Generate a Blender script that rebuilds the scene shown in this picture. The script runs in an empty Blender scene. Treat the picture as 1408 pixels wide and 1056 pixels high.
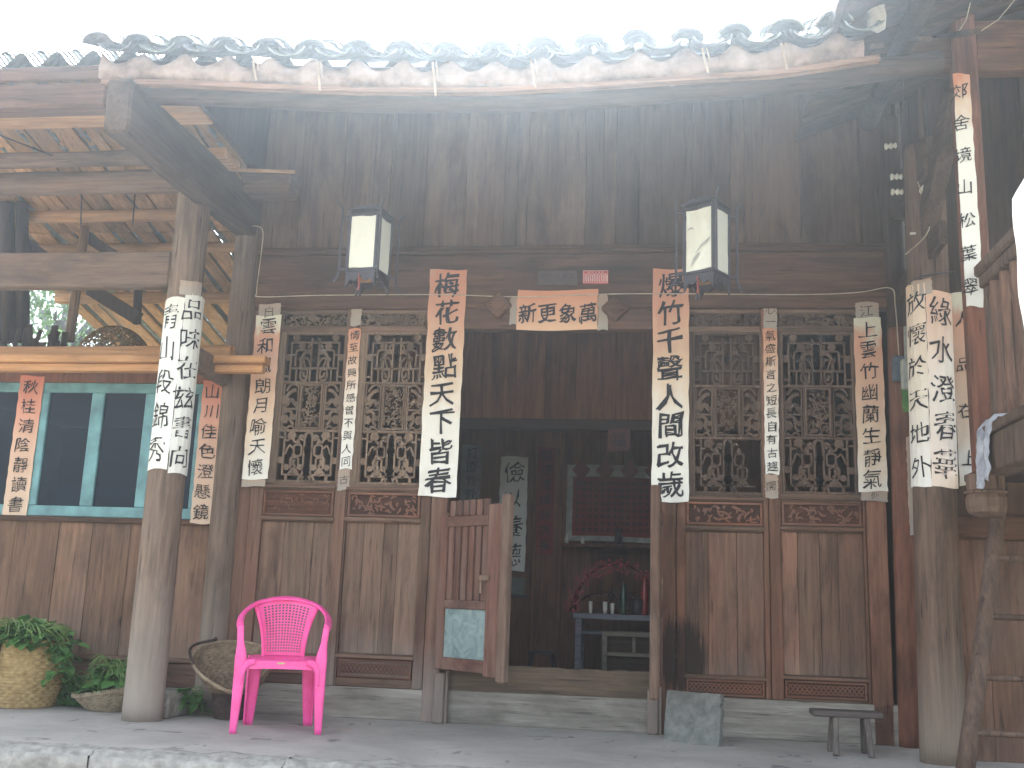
import bpy, math, random
from mathutils import Vector, Matrix, noise
random.seed(7)
R_ = math.radians
S = bpy.context.scene
COL = S.collection

# ---------------------------------------------------------------- camera
CAM = Vector((0.0, -7.219, 0.803))
FPX = 1430.406
ROWS = ((0.99137, 0.00784, -0.13086), (0.12635, 0.20889, 0.96974), (0.03494, -0.97791, 0.20609))
cd = bpy.data.cameras.new('camera'); cam = bpy.data.objects.new('camera', cd); COL.objects.link(cam)
cd.sensor_fit = 'HORIZONTAL'; cd.sensor_width = 36.0; cd.lens = FPX / 1408 * 36
cd.clip_start = 0.05; cd.clip_end = 3000
m = Matrix([[r[0], -r[1], -r[2], 0] for r in ROWS] + [[0, 0, 0, 1]])
m.translation = CAM
cam.matrix_world = m
S.camera = cam

# ---------------------------------------------------------------- light
SUN_EL, SUN_AZ = R_(47), R_(-9)          # azimuth from +Y (behind the house), clockwise
w = bpy.data.worlds.new("World"); S.world = w; w.use_nodes = True
nt = w.node_tree; nt.nodes.clear()
sky = nt.nodes.new('ShaderNodeTexSky'); sky.sky_type = 'NISHITA'; sky.sun_disc = False
sky.sun_elevation = SUN_EL; sky.sun_rotation = SUN_AZ; sky.air_density = 1.0; sky.dust_density = 4.0
bg = nt.nodes.new('ShaderNodeBackground'); bg.inputs[1].default_value = 0.15
ow = nt.nodes.new('ShaderNodeOutputWorld')
hs = nt.nodes.new('ShaderNodeHueSaturation'); hs.inputs['Saturation'].default_value = .25   # bright hazy sky
nt.links.new(sky.outputs[0], hs.inputs['Color']); nt.links.new(hs.outputs[0], bg.inputs[0]); nt.links.new(bg.outputs[0], ow.inputs[0])
sd = bpy.data.lights.new('sun', 'SUN'); sd.energy = 4.5; sd.angle = R_(0.6); sd.color = (1, 0.95, 0.87)
so = bpy.data.objects.new('sun', sd); COL.objects.link(so)
sdir = Vector((math.sin(SUN_AZ) * math.cos(SUN_EL), math.cos(SUN_AZ) * math.cos(SUN_EL), math.sin(SUN_EL)))
so.rotation_euler = sdir.to_track_quat('Z', 'Y').to_euler(); so.location = (0, 5, 20)
S.view_settings.view_transform = 'Standard'; S.view_settings.look = 'None'
S.view_settings.gamma = 1; S.view_settings.use_curve_mapping = False
S.view_settings.exposure = 2.5
S.render.engine = 'CYCLES'
S.cycles.use_denoising = True
S.cycles.max_bounces = 8; S.cycles.diffuse_bounces = 5; S.cycles.sample_clamp_indirect = 6

# ---------------------------------------------------------------- measuring (photo pixel on a known plane -> metres)
def ray(px, py):
    c = (px - 704, py - 528, FPX)
    return Vector([sum(r[i] * c[i] for i in range(3)) for r in ROWS])
def on(ax, v, px, py):
    d = ray(px, py); return CAM + d * ((v - CAM[ax]) / d[ax])
def Y(px, py, y=0.0): return on(1, y, px, py)
def X(px, py, x): return on(0, x, px, py)
def Z(px, py, z=0.0): return on(2, z, px, py)

# ---------------------------------------------------------------- mesh builder
ORG = {}
class MB:
    def __init__(s, M=None): s.v = []; s.f = []; s.M = M; s.uv = None
    def add(s, vs, fs):
        n = len(s.v)
        if s.M is not None: vs = [s.M @ Vector(p) for p in vs]
        s.v += [tuple(p) for p in vs]; s.f += [tuple(i + n for i in f) for f in fs]
    def box(s, a, b, c=0.0):
        s.obox([(a[i] + b[i]) / 2 for i in range(3)], [abs(b[i] - a[i]) / 2 for i in range(3)], None, c)
    def obox(s, cen, h, Rm=None, c=0.0):
        cen = Vector(cen); hx, hy, hz = h
        c = min(c, hx * .45, hy * .45, hz * .45)
        vs = []; fs = []
        if c <= 0:
            vs = [Vector((x, y, z)) for x in (-hx, hx) for y in (-hy, hy) for z in (-hz, hz)]
            fs = [(0, 1, 3, 2), (4, 6, 7, 5), (0, 4, 5, 1), (2, 3, 7, 6), (0, 2, 6, 4), (1, 5, 7, 3)]
        else:
            idx = {}
            for sx in (-1, 1):
                for sy in (-1, 1):
                    for sz in (-1, 1):
                        for k in range(3):
                            p = [sx * (hx - c), sy * (hy - c), sz * (hz - c)]
                            p[k] = (sx * hx, sy * hy, sz * hz)[k]
                            idx[sx, sy, sz, k] = len(vs); vs.append(Vector(p))
            for k in range(3):
                a, b = [(1, 2), (2, 0), (0, 1)][k]
                for sg in (-1, 1):
                    q = []
                    for (sa, sb) in ((-1, -1), (1, -1), (1, 1), (-1, 1)):
                        t = [0, 0, 0]; t[k] = sg; t[a] = sa; t[b] = sb
                        q.append(idx[t[0], t[1], t[2], k])
                    fs.append(tuple(q if sg > 0 else q[::-1]))
            for k in range(3):
                a, b = [(1, 2), (2, 0), (0, 1)][k]
                for sa in (-1, 1):
                    for sb in (-1, 1):
                        t0 = [0, 0, 0]; t0[a] = sa; t0[b] = sb; t1 = list(t0); t0[k] = -1; t1[k] = 1
                        fs.append((idx[(*t0, a)], idx[(*t1, a)], idx[(*t1, b)], idx[(*t0, b)]))
            for sx in (-1, 1):
                for sy in (-1, 1):
                    for sz in (-1, 1): fs.append(tuple(idx[sx, sy, sz, k] for k in range(3)))
        if Rm is not None: vs = [Rm @ p for p in vs]
        s.add([cen + p for p in vs], fs)
    def bar(s, p0, p1, wdt, hgt, up=(0, 0, 1), c=0.0):
        p0 = Vector(p0); p1 = Vector(p1); d = p1 - p0; L = d.length; d.normalize()
        u = Vector(up); sd_ = d.cross(u).normalized(); u = sd_.cross(d).normalized()
        Rm = Matrix((d, sd_, u)).transposed()
        s.obox((p0 + p1) / 2, (L / 2, wdt / 2, hgt / 2), Rm, c)
    def tube(s, pts, r, n=10, cap=True, flat=1.0, up=None):
        pts = [Vector(p) for p in pts]; k = len(pts)
        rs = r if isinstance(r, (list, tuple)) else [r] * k
        vs = []; fs = []; ref = Vector(up) if up else None
        prev = None
        for i, p in enumerate(pts):
            t = (pts[min(i + 1, k - 1)] - pts[max(i - 1, 0)]).normalized()
            if prev is None:
                a = ref if ref else (Vector((0, 0, 1)) if abs(t.z) < .9 else Vector((1, 0, 0)))
            else: a = prev
            sdv = (a - a.dot(t) * t).normalized(); prev = sdv; o = t.cross(sdv)
            for j in range(n):
                an = 2 * math.pi * j / n
                vs.append(p + sdv * math.cos(an) * rs[i] + o * math.sin(an) * rs[i] * flat)
        for i in range(k - 1):
            for j in range(n):
                fs.append((i * n + j, i * n + (j + 1) % n, (i + 1) * n + (j + 1) % n, (i + 1) * n + j))
        if cap: fs.append(tuple(range(n))[::-1]); fs.append(tuple((k - 1) * n + j for j in range(n)))
        s.add(vs, fs)
    def lathe(s, cen, prof, n=24, sx=1, sy=1):
        cen = Vector(cen); vs = []; fs = []; k = len(prof)
        for (r, z) in prof:
            for j in range(n):
                a = 2 * math.pi * j / n; vs.append(cen + Vector((r * math.cos(a) * sx, r * math.sin(a) * sy, z)))
        for i in range(k - 1):
            for j in range(n): fs.append((i * n + j, i * n + (j + 1) % n, (i + 1) * n + (j + 1) % n, (i + 1) * n + j))
        fs.append(tuple(range(n))[::-1]); fs.append(tuple((k - 1) * n + j for j in range(n)))
        s.add(vs, fs)
    def path(s, pts, wd, y0, y1, closed=False):
        """flat bar of rectangular section along a polyline in the x/z plane, from depth y0 to y1"""
        P = [Vector((p[0], p[1])) for p in pts]; k = len(P); vs = []; fs = []
        for i in range(k):
            a = P[(i - 1) % k] if (closed or i > 0) else P[i]; b = P[(i + 1) % k] if (closed or i < k - 1) else P[i]
            d1 = (P[i] - a); d2 = (b - P[i])
            if d1.length < 1e-7: d1 = d2
            if d2.length < 1e-7: d2 = d1
            d1.normalize(); d2.normalize(); t = d1 + d2
            if t.length < 1e-3: t = d1
            t.normalize(); nn = Vector((-t.y, t.x)); m_ = 1 / max(.5, nn.dot(Vector((-d1.y, d1.x))))
            for sg in (1, -1):
                q = P[i] + nn * sg * wd / 2 * m_
                vs += [Vector((q.x, y0, q.y)), Vector((q.x, y1, q.y))]
        for i in range(k if closed else k - 1):
            a = i * 4; b = ((i + 1) % k) * 4
            fs += [(a, b, b + 2, a + 2), (a + 1, a + 3, b + 3, b + 1), (a, a + 1, b + 1, b), (a + 2, b + 2, b + 3, a + 3)]
        if not closed: fs += [(0, 2, 3, 1), ((k - 1) * 4, (k - 1) * 4 + 1, (k - 1) * 4 + 3, (k - 1) * 4 + 2)]
        s.add(vs, fs)
    def grid(s, fn, nu, nv, thick=None, tfn=None):
        vs = [Vector(fn(i / nu, j / nv)) for j in range(nv + 1) for i in range(nu + 1)]
        fs = [(j * (nu + 1) + i, j * (nu + 1) + i + 1, (j + 1) * (nu + 1) + i + 1, (j + 1) * (nu + 1) + i) for j in range(nv) for i in range(nu)]
        s.add(vs, fs)
    def build(s, name, mat, parent=None, smooth=False, kind=None, label=None, loc=None, uv=None):
        o_ = ORG.get(parent, Vector((0, 0, 0))) if parent else Vector(loc or (0, 0, 0))
        me = bpy.data.meshes.new(name)
        me.from_pydata([tuple(Vector(v) - o_) for v in s.v], [], s.f)
        if uv:
            l = me.uv_layers.new(name='UVMap')
            for lp in me.loops: l.data[lp.index].uv = uv[lp.vertex_index]
        if smooth:
            me.polygons.foreach_set('use_smooth', [True] * len(me.polygons))
        me.materials.append(mat); me.update()
        o = bpy.data.objects.new(name, me); COL.objects.link(o)
        if parent: o.parent = parent; ORG[o] = o_
        else: o.location = o_; ORG[o] = o_
        if kind: o['kind'] = kind
        if label: o['label'] = label
        return o

def thing(name, label, cat, loc=(0, 0, 0), group=None):
    o = bpy.data.objects.new(name, None); COL.objects.link(o); o.location = loc; o.empty_display_size = .1
    ORG[o] = Vector(loc); o['label'] = label; o['category'] = cat
    if group: o['group'] = group
    return o
def tag(o, label, cat, group=None):
    o['label'] = label; o['category'] = cat
    if group: o['group'] = group
    return o
def smooth_curve(pts, n=5):
    P = [Vector(p) for p in pts]; out = []
    for i in range(len(P) - 1):
        a = P[max(i - 1, 0)]; b = P[i]; c = P[i + 1]; d = P[min(i + 2, len(P) - 1)]
        for k in range(n):
            t = k / n
            out.append(.5 * ((2 * b) + (c - a) * t + (2 * a - 5 * b + 4 * c - d) * t * t + (3 * b - a - 3 * c + d) * t ** 3))
    out.append(P[-1]); return out

# ---------------------------------------------------------------- materials
def nodes(name):
    mt = bpy.data.materials.new(name); mt.use_nodes = True; t = mt.node_tree
    return mt, t, t.nodes['Principled BSDF']
def N(t, typ, **kw):
    n = t.nodes.new(typ)
    for k, v in kw.items():
        if k.startswith('i_'): n.inputs[int(k[2:]) if k[2:].isdigit() else k[2:].replace('_', ' ')].default_value = v
        else: setattr(n, k, v)
    return n
def ramp(t, fac, stops):
    r = t.nodes.new('ShaderNodeValToRGB'); e = r.color_ramp.elements
    while len(e) < len(stops): e.new(.5)
    for i, (p, c) in enumerate(stops):
        e[i].position = p; e[i].color = (*c, 1) if len(c) == 3 else c
    t.links.new(fac, r.inputs[0]); return r.outputs[0]
def mix(t, a, b, f, mode='MIX'):
    n = t.nodes.new('ShaderNodeMix'); n.data_type = 'RGBA'; n.blend_type = mode
    for sck, val in ((n.inputs[6], a), (n.inputs[7], b), (n.inputs[0], f)):
        if hasattr(val, 'is_linked') or hasattr(val, 'links'): t.links.new(val, sck)
        else: sck.default_value = (*val, 1) if isinstance(val, tuple) and len(val) == 3 else val
    return n.outputs[2]
def math_(t, op, a, b=0.0, clamp=False):
    n = t.nodes.new('ShaderNodeMath'); n.operation = op; n.use_clamp = clamp
    for i, v in enumerate((a, b)):
        if hasattr(v, 'links'): t.links.new(v, n.inputs[i])
        else: n.inputs[i].default_value = v
    return n.outputs[0]
def position(t, scale, rnd=7.0):
    g = t.nodes.new('ShaderNodeNewGeometry'); oi = t.nodes.new('ShaderNodeObjectInfo')
    va = t.nodes.new('ShaderNodeVectorMath'); va.operation = 'ADD'
    t.links.new(g.outputs['Position'], va.inputs[0])
    mm = math_(t, 'MULTIPLY', oi.outputs['Random'], rnd); t.links.new(mm, va.inputs[1])
    mp = t.nodes.new('ShaderNodeMapping'); mp.inputs[3].default_value = scale
    t.links.new(va.outputs[0], mp.inputs[0]); return mp.outputs[0], oi.outputs['Random'], g.outputs['Position']
def noise_(t, vec, sc, det=5, rough=.6, dist=0.0):
    n = N(t, 'ShaderNodeTexNoise'); n.inputs['Scale'].default_value = sc; n.inputs['Detail'].default_value = det
    n.inputs['Roughness'].default_value = rough; n.inputs['Distortion'].default_value = dist
    t.links.new(vec, n.inputs['Vector']); return n.outputs[0]
WC = {}
def wood(dark, light, axis='Z', patch=None, pamt=0.5, cracks=.6, bump=.35, rough=.8, var=.25, name='weathered_wood', bleach=None, knots=False, stain=None):
    key = (dark, light, axis, patch, pamt, cracks, bump, rough, var, bleach, knots, stain)
    if key in WC: return WC[key]
    if light[2] / light[0] < .72: dark = (dark[0] * .82, dark[1] * .70, dark[2] * .62); light = (light[0] * 1.0, light[1] * .87, light[2] * .77)
    mt, t, b = nodes(name)
    st = {'X': (1.2, 22, 22), 'Y': (22, 1.2, 22), 'Z': (22, 22, 1.2)}[axis]
    v, rn, pos = position(t, st)
    n1 = noise_(t, v, 1.6, 9, .74, .5)
    c = ramp(t, n1, [(.30, dark), (.5, tuple((a + d) / 2 for a, d in zip(dark, light))), (.70, light)])
    st2 = tuple(1.1 if q > 5 else .35 for q in st)
    v2, _, _ = position(t, st2, 3.0)
    n2 = noise_(t, v2, 2.2, 6, .65, .8)
    if patch:
        c = mix(t, c, patch, math_(t, 'MULTIPLY', ramp(t, n2, [(.45, (0, 0, 0)), (.62, (1, 1, 1))]), pamt))
    n4 = noise_(t, v2, 4.5, 4, .6, .3)
    c = mix(t, c, tuple(q * .45 for q in dark), math_(t, 'MULTIPLY', ramp(t, n4, [(.52, (0, 0, 0)), (.75, (1, 1, 1))]), .75))
    n3 = noise_(t, v, 3.2, 3, .5, .2)
    cr = ramp(t, n3, [(.30, (1, 1, 1)), (.36, (0, 0, 0))])
    c = mix(t, c, tuple(q * .25 for q in dark), math_(t, 'MULTIPLY', cr, cracks))
    if knots:
        v5, _, _ = position(t, tuple(1.0 if q < 5 else 1.7 for q in st), 5.0)
        vo = N(t, 'ShaderNodeTexVoronoi'); vo.inputs['Scale'].default_value = 1.9; t.links.new(v5, vo.inputs['Vector'])
        kn = ramp(t, vo.outputs['Distance'], [(.03, (1, 1, 1)), (.085, (0, 0, 0))])
        c = mix(t, c, tuple(q * .2 for q in dark), math_(t, 'MULTIPLY', kn, .85))
    if bleach:      # splash-washed, limy foot of the timber (height band in metres, ragged upper edge)
        sep = N(t, 'ShaderNodeSeparateXYZ'); t.links.new(pos, sep.inputs[0])
        zz = math_(t, 'ADD', sep.outputs[2], math_(t, 'MULTIPLY', n1, -.35))
        bf = ramp(t, math_(t, 'DIVIDE', zz, bleach[0]), [(0, (1, 1, 1)), (.9, (0, 0, 0))])
        c = mix(t, c, bleach[1], math_(t, 'MULTIPLY', bf, bleach[2]))
    if stain:       # a spill soaked into the boards
        sp = N(t, 'ShaderNodeSeparateXYZ'); t.links.new(pos, sp.inputs[0])
        dx = math_(t, 'DIVIDE', math_(t, 'SUBTRACT', sp.outputs[0], stain[0]), stain[2]); dz = math_(t, 'DIVIDE', math_(t, 'SUBTRACT', sp.outputs[2], stain[1]), stain[3])
        dd = math_(t, 'SQRT', math_(t, 'ADD', math_(t, 'MULTIPLY', dx, dx), math_(t, 'MULTIPLY', dz, dz)))
        dd = math_(t, 'ADD', dd, math_(t, 'MULTIPLY', math_(t, 'SUBTRACT', n1, .5), 1.6))
        c = mix(t, c, (.022, .013, .012), math_(t, 'MULTIPLY', ramp(t, dd, [(.75, (1, 1, 1)), (1.0, (0, 0, 0))]), .85))
    vv = math_(t, 'ADD', math_(t, 'MULTIPLY', rn, 2 * var), 1 - var)
    hs = N(t, 'ShaderNodeHueSaturation'); t.links.new(vv, hs.inputs['Value']); t.links.new(c, hs.inputs['Color'])
    t.links.new(hs.outputs[0], b.inputs['Base Color'])
    b.inputs['Roughness'].default_value = rough; b.inputs['Specular IOR Level'].default_value = .3
    bp = N(t, 'ShaderNodeBump'); bp.inputs['Strength'].default_value = bump; bp.inputs['Distance'].default_value = .006
    hh = math_(t, 'SUBTRACT', n1, math_(t, 'MULTIPLY', cr, .5)); t.links.new(hh, bp.inputs['Height'])
    t.links.new(bp.outputs[0], b.inputs['Normal'])
    WC[key] = mt; return mt
def plain(name, col, rough=.6, spec=.4, metal=0, nz=.15, nsc=12, col2=None, bump=0.0, trans=0):
    mt, t, b = nodes(name)
    v, rn, _ = position(t, (1, 1, 1), 3)
    n = noise_(t, v, nsc, 6, .6)
    c2 = col2 or tuple(min(1, q * (1 + nz * 2)) for q in col); c1 = tuple(q * (1 - nz * 2) for q in col) if not col2 else col
    t.links.new(ramp(t, n, [(.3, c1), (.7, c2)]), b.inputs['Base Color'])
    b.inputs['Roughness'].default_value = rough; b.inputs['Specular IOR Level'].default_value = spec; b.inputs['Metallic'].default_value = metal
    if bump:
        bp = N(t, 'ShaderNodeBump'); bp.inputs['Strength'].default_value = bump; bp.inputs['Distance'].default_value = .01
        t.links.new(n, bp.inputs['Height']); t.links.new(bp.outputs[0], b.inputs['Normal'])
    if trans: b.inputs['Transmission Weight'].default_value = trans
    return mt
GW = ((.085, .06, .045), (.22, .168, .132))
M_panel = wood((.08, .057, .044), (.225, .168, .13), 'Z', (.22, .115, .075), .3, bleach=(.5, (.26, .235, .205), .6))
ST_ = (.22, .50, .20, .26)
M_panelR = wood((.10, .066, .05), (.265, .185, .142), 'Z', (.30, .14, .09), .45, bleach=(.45, (.26, .225, .19), .5), stain=ST_)
M_stile = wood((.08, .052, .04), (.21, .15, .115), 'Z', (.24, .10, .065), .35, bleach=(.4, (.28, .25, .22), .6))
M_stileR = wood((.10, .055, .038), (.25, .155, .11), 'Z', (.30, .13, .085), .5, stain=ST_)
M_rail = wood((.075, .055, .042), (.21, .16, .125), 'X', (.24, .10, .065), .3)
M_lint = wood((.06, .036, .025), (.19, .11, .072), 'X', (.045, .03, .026), .5)
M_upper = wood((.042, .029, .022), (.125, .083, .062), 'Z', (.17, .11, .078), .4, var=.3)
M_lat = wood((.11, .085, .062), (.25, .20, .155), 'Z', None, 0, .3)
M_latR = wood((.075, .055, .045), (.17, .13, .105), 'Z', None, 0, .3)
M_carve = wood((.16, .075, .048), (.33, .165, .11), 'X', (.14, .10, .085), .5, cracks=.3, name='red_stained_carved_wood')
M_ground = wood((.035, .018, .012), (.10, .05, .034), 'X', name='shade_toned_carving_ground')  # recess shade painted into the plate colour so the carving stands out
M_plinth = wood((.20, .18, .15), (.46, .43, .37), 'X', (.12, .10, .08), .5, name='lime_washed_wood')
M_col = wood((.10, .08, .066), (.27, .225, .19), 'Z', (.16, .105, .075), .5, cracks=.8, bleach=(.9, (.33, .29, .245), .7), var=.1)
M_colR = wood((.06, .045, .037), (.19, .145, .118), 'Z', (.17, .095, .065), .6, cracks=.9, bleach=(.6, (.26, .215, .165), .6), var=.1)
M_red = wood((.09, .045, .032), (.22, .12, .085), 'Z', (.26, .10, .06), .6)
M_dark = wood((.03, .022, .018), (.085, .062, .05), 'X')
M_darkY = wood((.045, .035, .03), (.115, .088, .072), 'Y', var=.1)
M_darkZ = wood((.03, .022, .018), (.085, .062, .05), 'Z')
M_greyX = wood((.09, .072, .06), (.21, .168, .14), 'X', (.25, .14, .09), .3)
M_newX = wood((.36, .20, .09), (.58, .36, .185), 'X', (.30, .17, .09), .35, cracks=.15, bump=.15, name='fresh_fir_wood')
M_newX2 = wood((.30, .19, .11), (.54, .37, .22), 'X', (.2, .14, .1), .4, cracks=.2, bump=.15)
M_raf = wood((.32, .19, .10), (.60, .40, .23), 'Y', (.16, .12, .09), .45, var=.35, name='rafter_wood')
M_wingwall = wood((.10, .062, .042), (.26, .175, .125), 'Z', (.15, .10, .075), .5, knots=True, bleach=(.5, (.25, .20, .16), .4))
M_hd = wood((.09, .045, .036), (.20, .115, .092), 'Z', (.22, .16, .13), .4, cracks=.5, name='worn_maroon_paint')
M_hdX = wood((.09, .045, .036), (.20, .115, .092), 'X', (.22, .16, .13), .4, cracks=.5, name='worn_maroon_paint')
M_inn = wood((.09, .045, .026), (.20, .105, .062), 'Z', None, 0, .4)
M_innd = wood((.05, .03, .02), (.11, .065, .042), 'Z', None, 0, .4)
M_tile = plain('grey_clay_tile', (.10, .105, .105), .5, .5, nz=.3, nsc=18, bump=.3)
M_tileg = plain('mossy_clay_tile', (.13, .15, .13), .55, .5, nz=.3, nsc=14, bump=.3)
M_mortar = plain('pink_clay_mortar', (.12, .08, .065), .9, .1, col2=(.38, .285, .235), nsc=6, bump=.5)
M_ink = plain('black_ink', (.03, .028, .032), .75, .2)
M_inkfade = plain('faded_ink', (.09, .075, .065), .8, .1)
M_black = plain('dark_lacquer', (.035, .028, .034), .4, .5)
M_hang = plain('pale_bamboo_tie', (.30, .22, .15), .7)
M_white = plain('white_cloth', (.82, .82, .78), .9, .1, nz=.03)
M_cable = plain('beige_cable', (.42, .35, .25), .5)
M_porc = plain('white_porcelain', (.62, .60, .52), .25, .6, nz=.08)
M_leaf = plain('green_leaf', (.04, .12, .03), .5, .4, col2=(.14, .30, .08), nsc=9)
M_leaf2 = plain('tree_leaf', (.05, .12, .025), .6, .3, col2=(.16, .28, .06), nsc=2)
M_stem = plain('green_stem', (.14, .22, .06), .6)
M_turq = plain('turquoise_paint', (.13, .27, .28), .55, .4, nz=.18, nsc=6)

def mat_paper(name, stops, stain=.3):
    mt, t, b = nodes(name)
    uv = N(t, 'ShaderNodeUVMap'); sep = N(t, 'ShaderNodeSeparateXYZ'); t.links.new(uv.outputs[0], sep.inputs[0])
    v, rn, _ = position(t, (1, 1, .5), 5)
    n = noise_(t, v, 6, 6, .6, .4); n2 = noise_(t, v, 40, 4, .6)
    f = math_(t, 'ADD', sep.outputs[1], math_(t, 'MULTIPLY', math_(t, 'SUBTRACT', n, .5), .5))
    c = ramp(t, f, stops)
    c = mix(t, c, (.46, .38, .27), math_(t, 'MULTIPLY', ramp(t, n, [(.5, (0, 0, 0)), (.75, (1, 1, 1))]), stain))
    c = mix(t, c, (.3, .26, .22), math_(t, 'MULTIPLY', ramp(t, n2, [(.62, (0, 0, 0)), (.8, (1, 1, 1))]), .25))
    t.links.new(c, b.inputs['Base Color']); b.inputs['Roughness'].default_value = .85; b.inputs['Specular IOR Level'].default_value = .2
    bp = N(t, 'ShaderNodeBump'); bp.inputs['Strength'].default_value = .5; bp.inputs['Distance'].default_value = .01
    t.links.new(n, bp.inputs['Height']); t.links.new(bp.outputs[0], b.inputs['Normal'])
    return mt
RD = (.56, .22, .14); PK = (.62, .34, .22); CR = (.72, .62, .48); WT = (.80, .79, .72)
P_main = mat_paper('faded_couplet_paper', [(0, WT), (.3, (.76, .72, .62)), (.55, (.68, .50, .34)), (.82, (.60, .31, .21)), (1, (.58, .25, .16))])
P_outer = mat_paper('faded_couplet_paper', [(0, (.76, .74, .66)), (.25, (.72, .58, .43)), (.55, (.64, .42, .29)), (.86, (.62, .33, .22)), (.93, (.66, .62, .48))])
P_thin = mat_paper('faded_couplet_paper', [(0, WT), (.45, (.78, .72, .62)), (.75, (.66, .42, .28)), (1, (.6, .27, .16))])
P_win = mat_paper('faded_couplet_paper', [(0, (.60, .46, .34)), (.55, (.60, .38, .27)), (.8, (.58, .25, .17)), (1, (.56, .19, .13))])
P_col = mat_paper('white_couplet_paper', [(0, WT), (.8, (.78, .78, .72)), (1, (.7, .68, .6))], .15)
P_colR = mat_paper('cream_couplet_paper', [(0, (.76, .74, .68)), (.5, (.74, .66, .54)), (1, (.68, .50, .36))], .25)
P_colR2 = mat_paper('cream_couplet_paper', [(0, (.72, .60, .50)), (.5, (.76, .68, .58)), (1, (.66, .42, .30))], .25)
P_post = mat_paper('white_couplet_paper', [(0, WT), (.7, WT), (.88, (.72, .55, .42)), (1, (.60, .25, .15))], .1)
P_ban = mat_paper('pink_banner_paper', [(0, (.70, .45, .29)), (.5, (.66, .36, .23)), (1, (.62, .27, .16))], .15)
P_old = mat_paper('old_grey_paper', [(0, (.34, .31, .27)), (1, (.38, .28, .21))], .5)
P_wht = mat_paper('aged_scroll_paper', [(0, (.70, .70, .64)), (1, (.6, .6, .55))], .2)
P_redp = mat_paper('red_paper', [(0, (.20, .035, .03)), (1, (.15, .03, .028))], .1)
P_lant = mat_paper('lantern_paper', [(0, (.72, .71, .60)), (1, (.68, .67, .57))], .35)

# ---------------------------------------------------------------- writing
GL = {}
ALL = '雲和風朗月喻天懷情至故興所感曾不與人同梅花數點天下皆春爆竹千聲人間改歲新更象萬氣盛斯言之短長自有古趣江上雲竹幽蘭生靜氣秋桂清陰靜讀書山川佳色澄懸鏡青山段錦秀品味在玆書向放懷於天地外綠水澄春華郊舍境山松葉翠人品儉以養德祖德清輝源流長天地君親師位白福清代古建筑竹外打造南開心一'
def load_glyphs():
    objs = {}
    for ch in dict.fromkeys(ALL):
        cu = bpy.data.curves.new('g', 'FONT'); cu.body = ch; cu.size = 1; cu.resolution_u = 2; cu.offset = 0
        o = bpy.data.objects.new('g', cu); COL.objects.link(o); objs[ch] = o
    dg = bpy.context.evaluated_depsgraph_get(); dg.update()
    for ch, o in objs.items():
        e = o.evaluated_get(dg); me = e.to_mesh()
        vs = [(v.co.x, v.co.y) for v in me.vertices]; fs = [tuple(p.vertices) for p in me.polygons]
        e.to_mesh_clear()
        if vs:
            x0 = min(v[0] for v in vs); x1 = max(v[0] for v in vs); y0 = min(v[1] for v in vs); y1 = max(v[1] for v in vs)
            cx, cy = (x0 + x1) / 2, (y0 + y1) / 2
            GL[ch] = ([(x - cx, y - cy) for x, y in vs], fs)
    for o in objs.values():
        cu = o.data; bpy.data.objects.remove(o); bpy.data.curves.remove(cu)
load_glyphs()
def glyph(mb, ch, fn, cu, cv, sw, sh, seed, skew=.12, rough=1.25, bold=True):
    if ch not in GL: return
    vs, fs = GL[ch]; out = []
    for (x, y) in vs:
        y2 = y + x * skew
        q = Vector((x * 2.2, y * 2.2, seed * 3.7)); q2 = Vector((x * 7, y * 7, seed * 1.9))
        a = noise.noise_vector(q) * .085 * rough; b = noise.noise_vector(q2) * .03 * rough
        out.append(fn(cu + (x + a.x + b.x) * sw, cv + (y2 + a.y + b.y) * sh))
    mb.add(out, fs)
    if not bold: return
    d_ = (fn(.01, 0) - fn(0, 0)).cross(fn(0, .01) - fn(0, 0)).normalized() * .0006
    k_ = .02 + .015 * noise.noise(Vector((seed * 1.3, 0, 0)))
    mb.add([Vector(q_) + d_ for q_ in [fn(cu + (x + k_ + noise.noise(Vector((x * 3, y * 3, seed))) * .06) * sw, cv + (y + x * skew - k_ * .6 + noise.noise(Vector((x * 3, y * 3, seed + 9))) * .06) * sh) for x, y in vs]], fs)

def paper(mat, parent, fn, u0, u1, v0, v1, nu=4, nv=24, wav=.0, name='paper', seed=0, depth=.004):
    """paper sheet in u (across), v (up); fn(u, v, d) -> point with d = distance out from its support"""
    mb = MB(); uv = []; rnd = random.Random(seed)
    e = [rnd.uniform(-1, 1) * .004 for _ in range((nv + 1) * 2)]
    for side in (0, 1):
        vs = []; 
        for j in range(nv + 1):
            for i in range(nu + 1):
                s_, t_ = i / nu, j / nv
                u = u0 + (u1 - u0) * s_ + (e[j] if i == 0 else e[j + nv] if i == nu else 0)
                v = v0 + (v1 - v0) * t_ + (.006 * math.sin(seed + s_ * 5) if j in (0, nv) else 0)
                d = wav * (.5 + .5 * noise.noise(Vector((u * 6, v * 5, seed)))) + (depth if side == 0 else .001)
                vs.append(fn(u, v, d)); uv.append((s_, t_))
        q = [(j * (nu + 1) + i, j * (nu + 1) + i + 1, (j + 1) * (nu + 1) + i + 1, (j + 1) * (nu + 1) + i) for j in range(nv) for i in range(nu)]
        mb.add(vs, q if side == 0 else [f[::-1] for f in q])
    n1 = (nu + 1) * (nv + 1); rim = []
    for i in range(nu): rim.append((i, i + n1, i + 1 + n1, i + 1)); k = nv * (nu + 1) + i; rim.append((k, k + 1, k + 1 + n1, k + n1))
    for j in range(nv):
        k = j * (nu + 1); rim.append((k, k + nu + 1, k + nu + 1 + n1, k + n1)); k += nu; rim.append((k, k + n1, k + nu + 1 + n1, k + nu + 1))
    mb.f += rim
    return mb.build(name, mat, parent, smooth=False, uv=uv)

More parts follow.
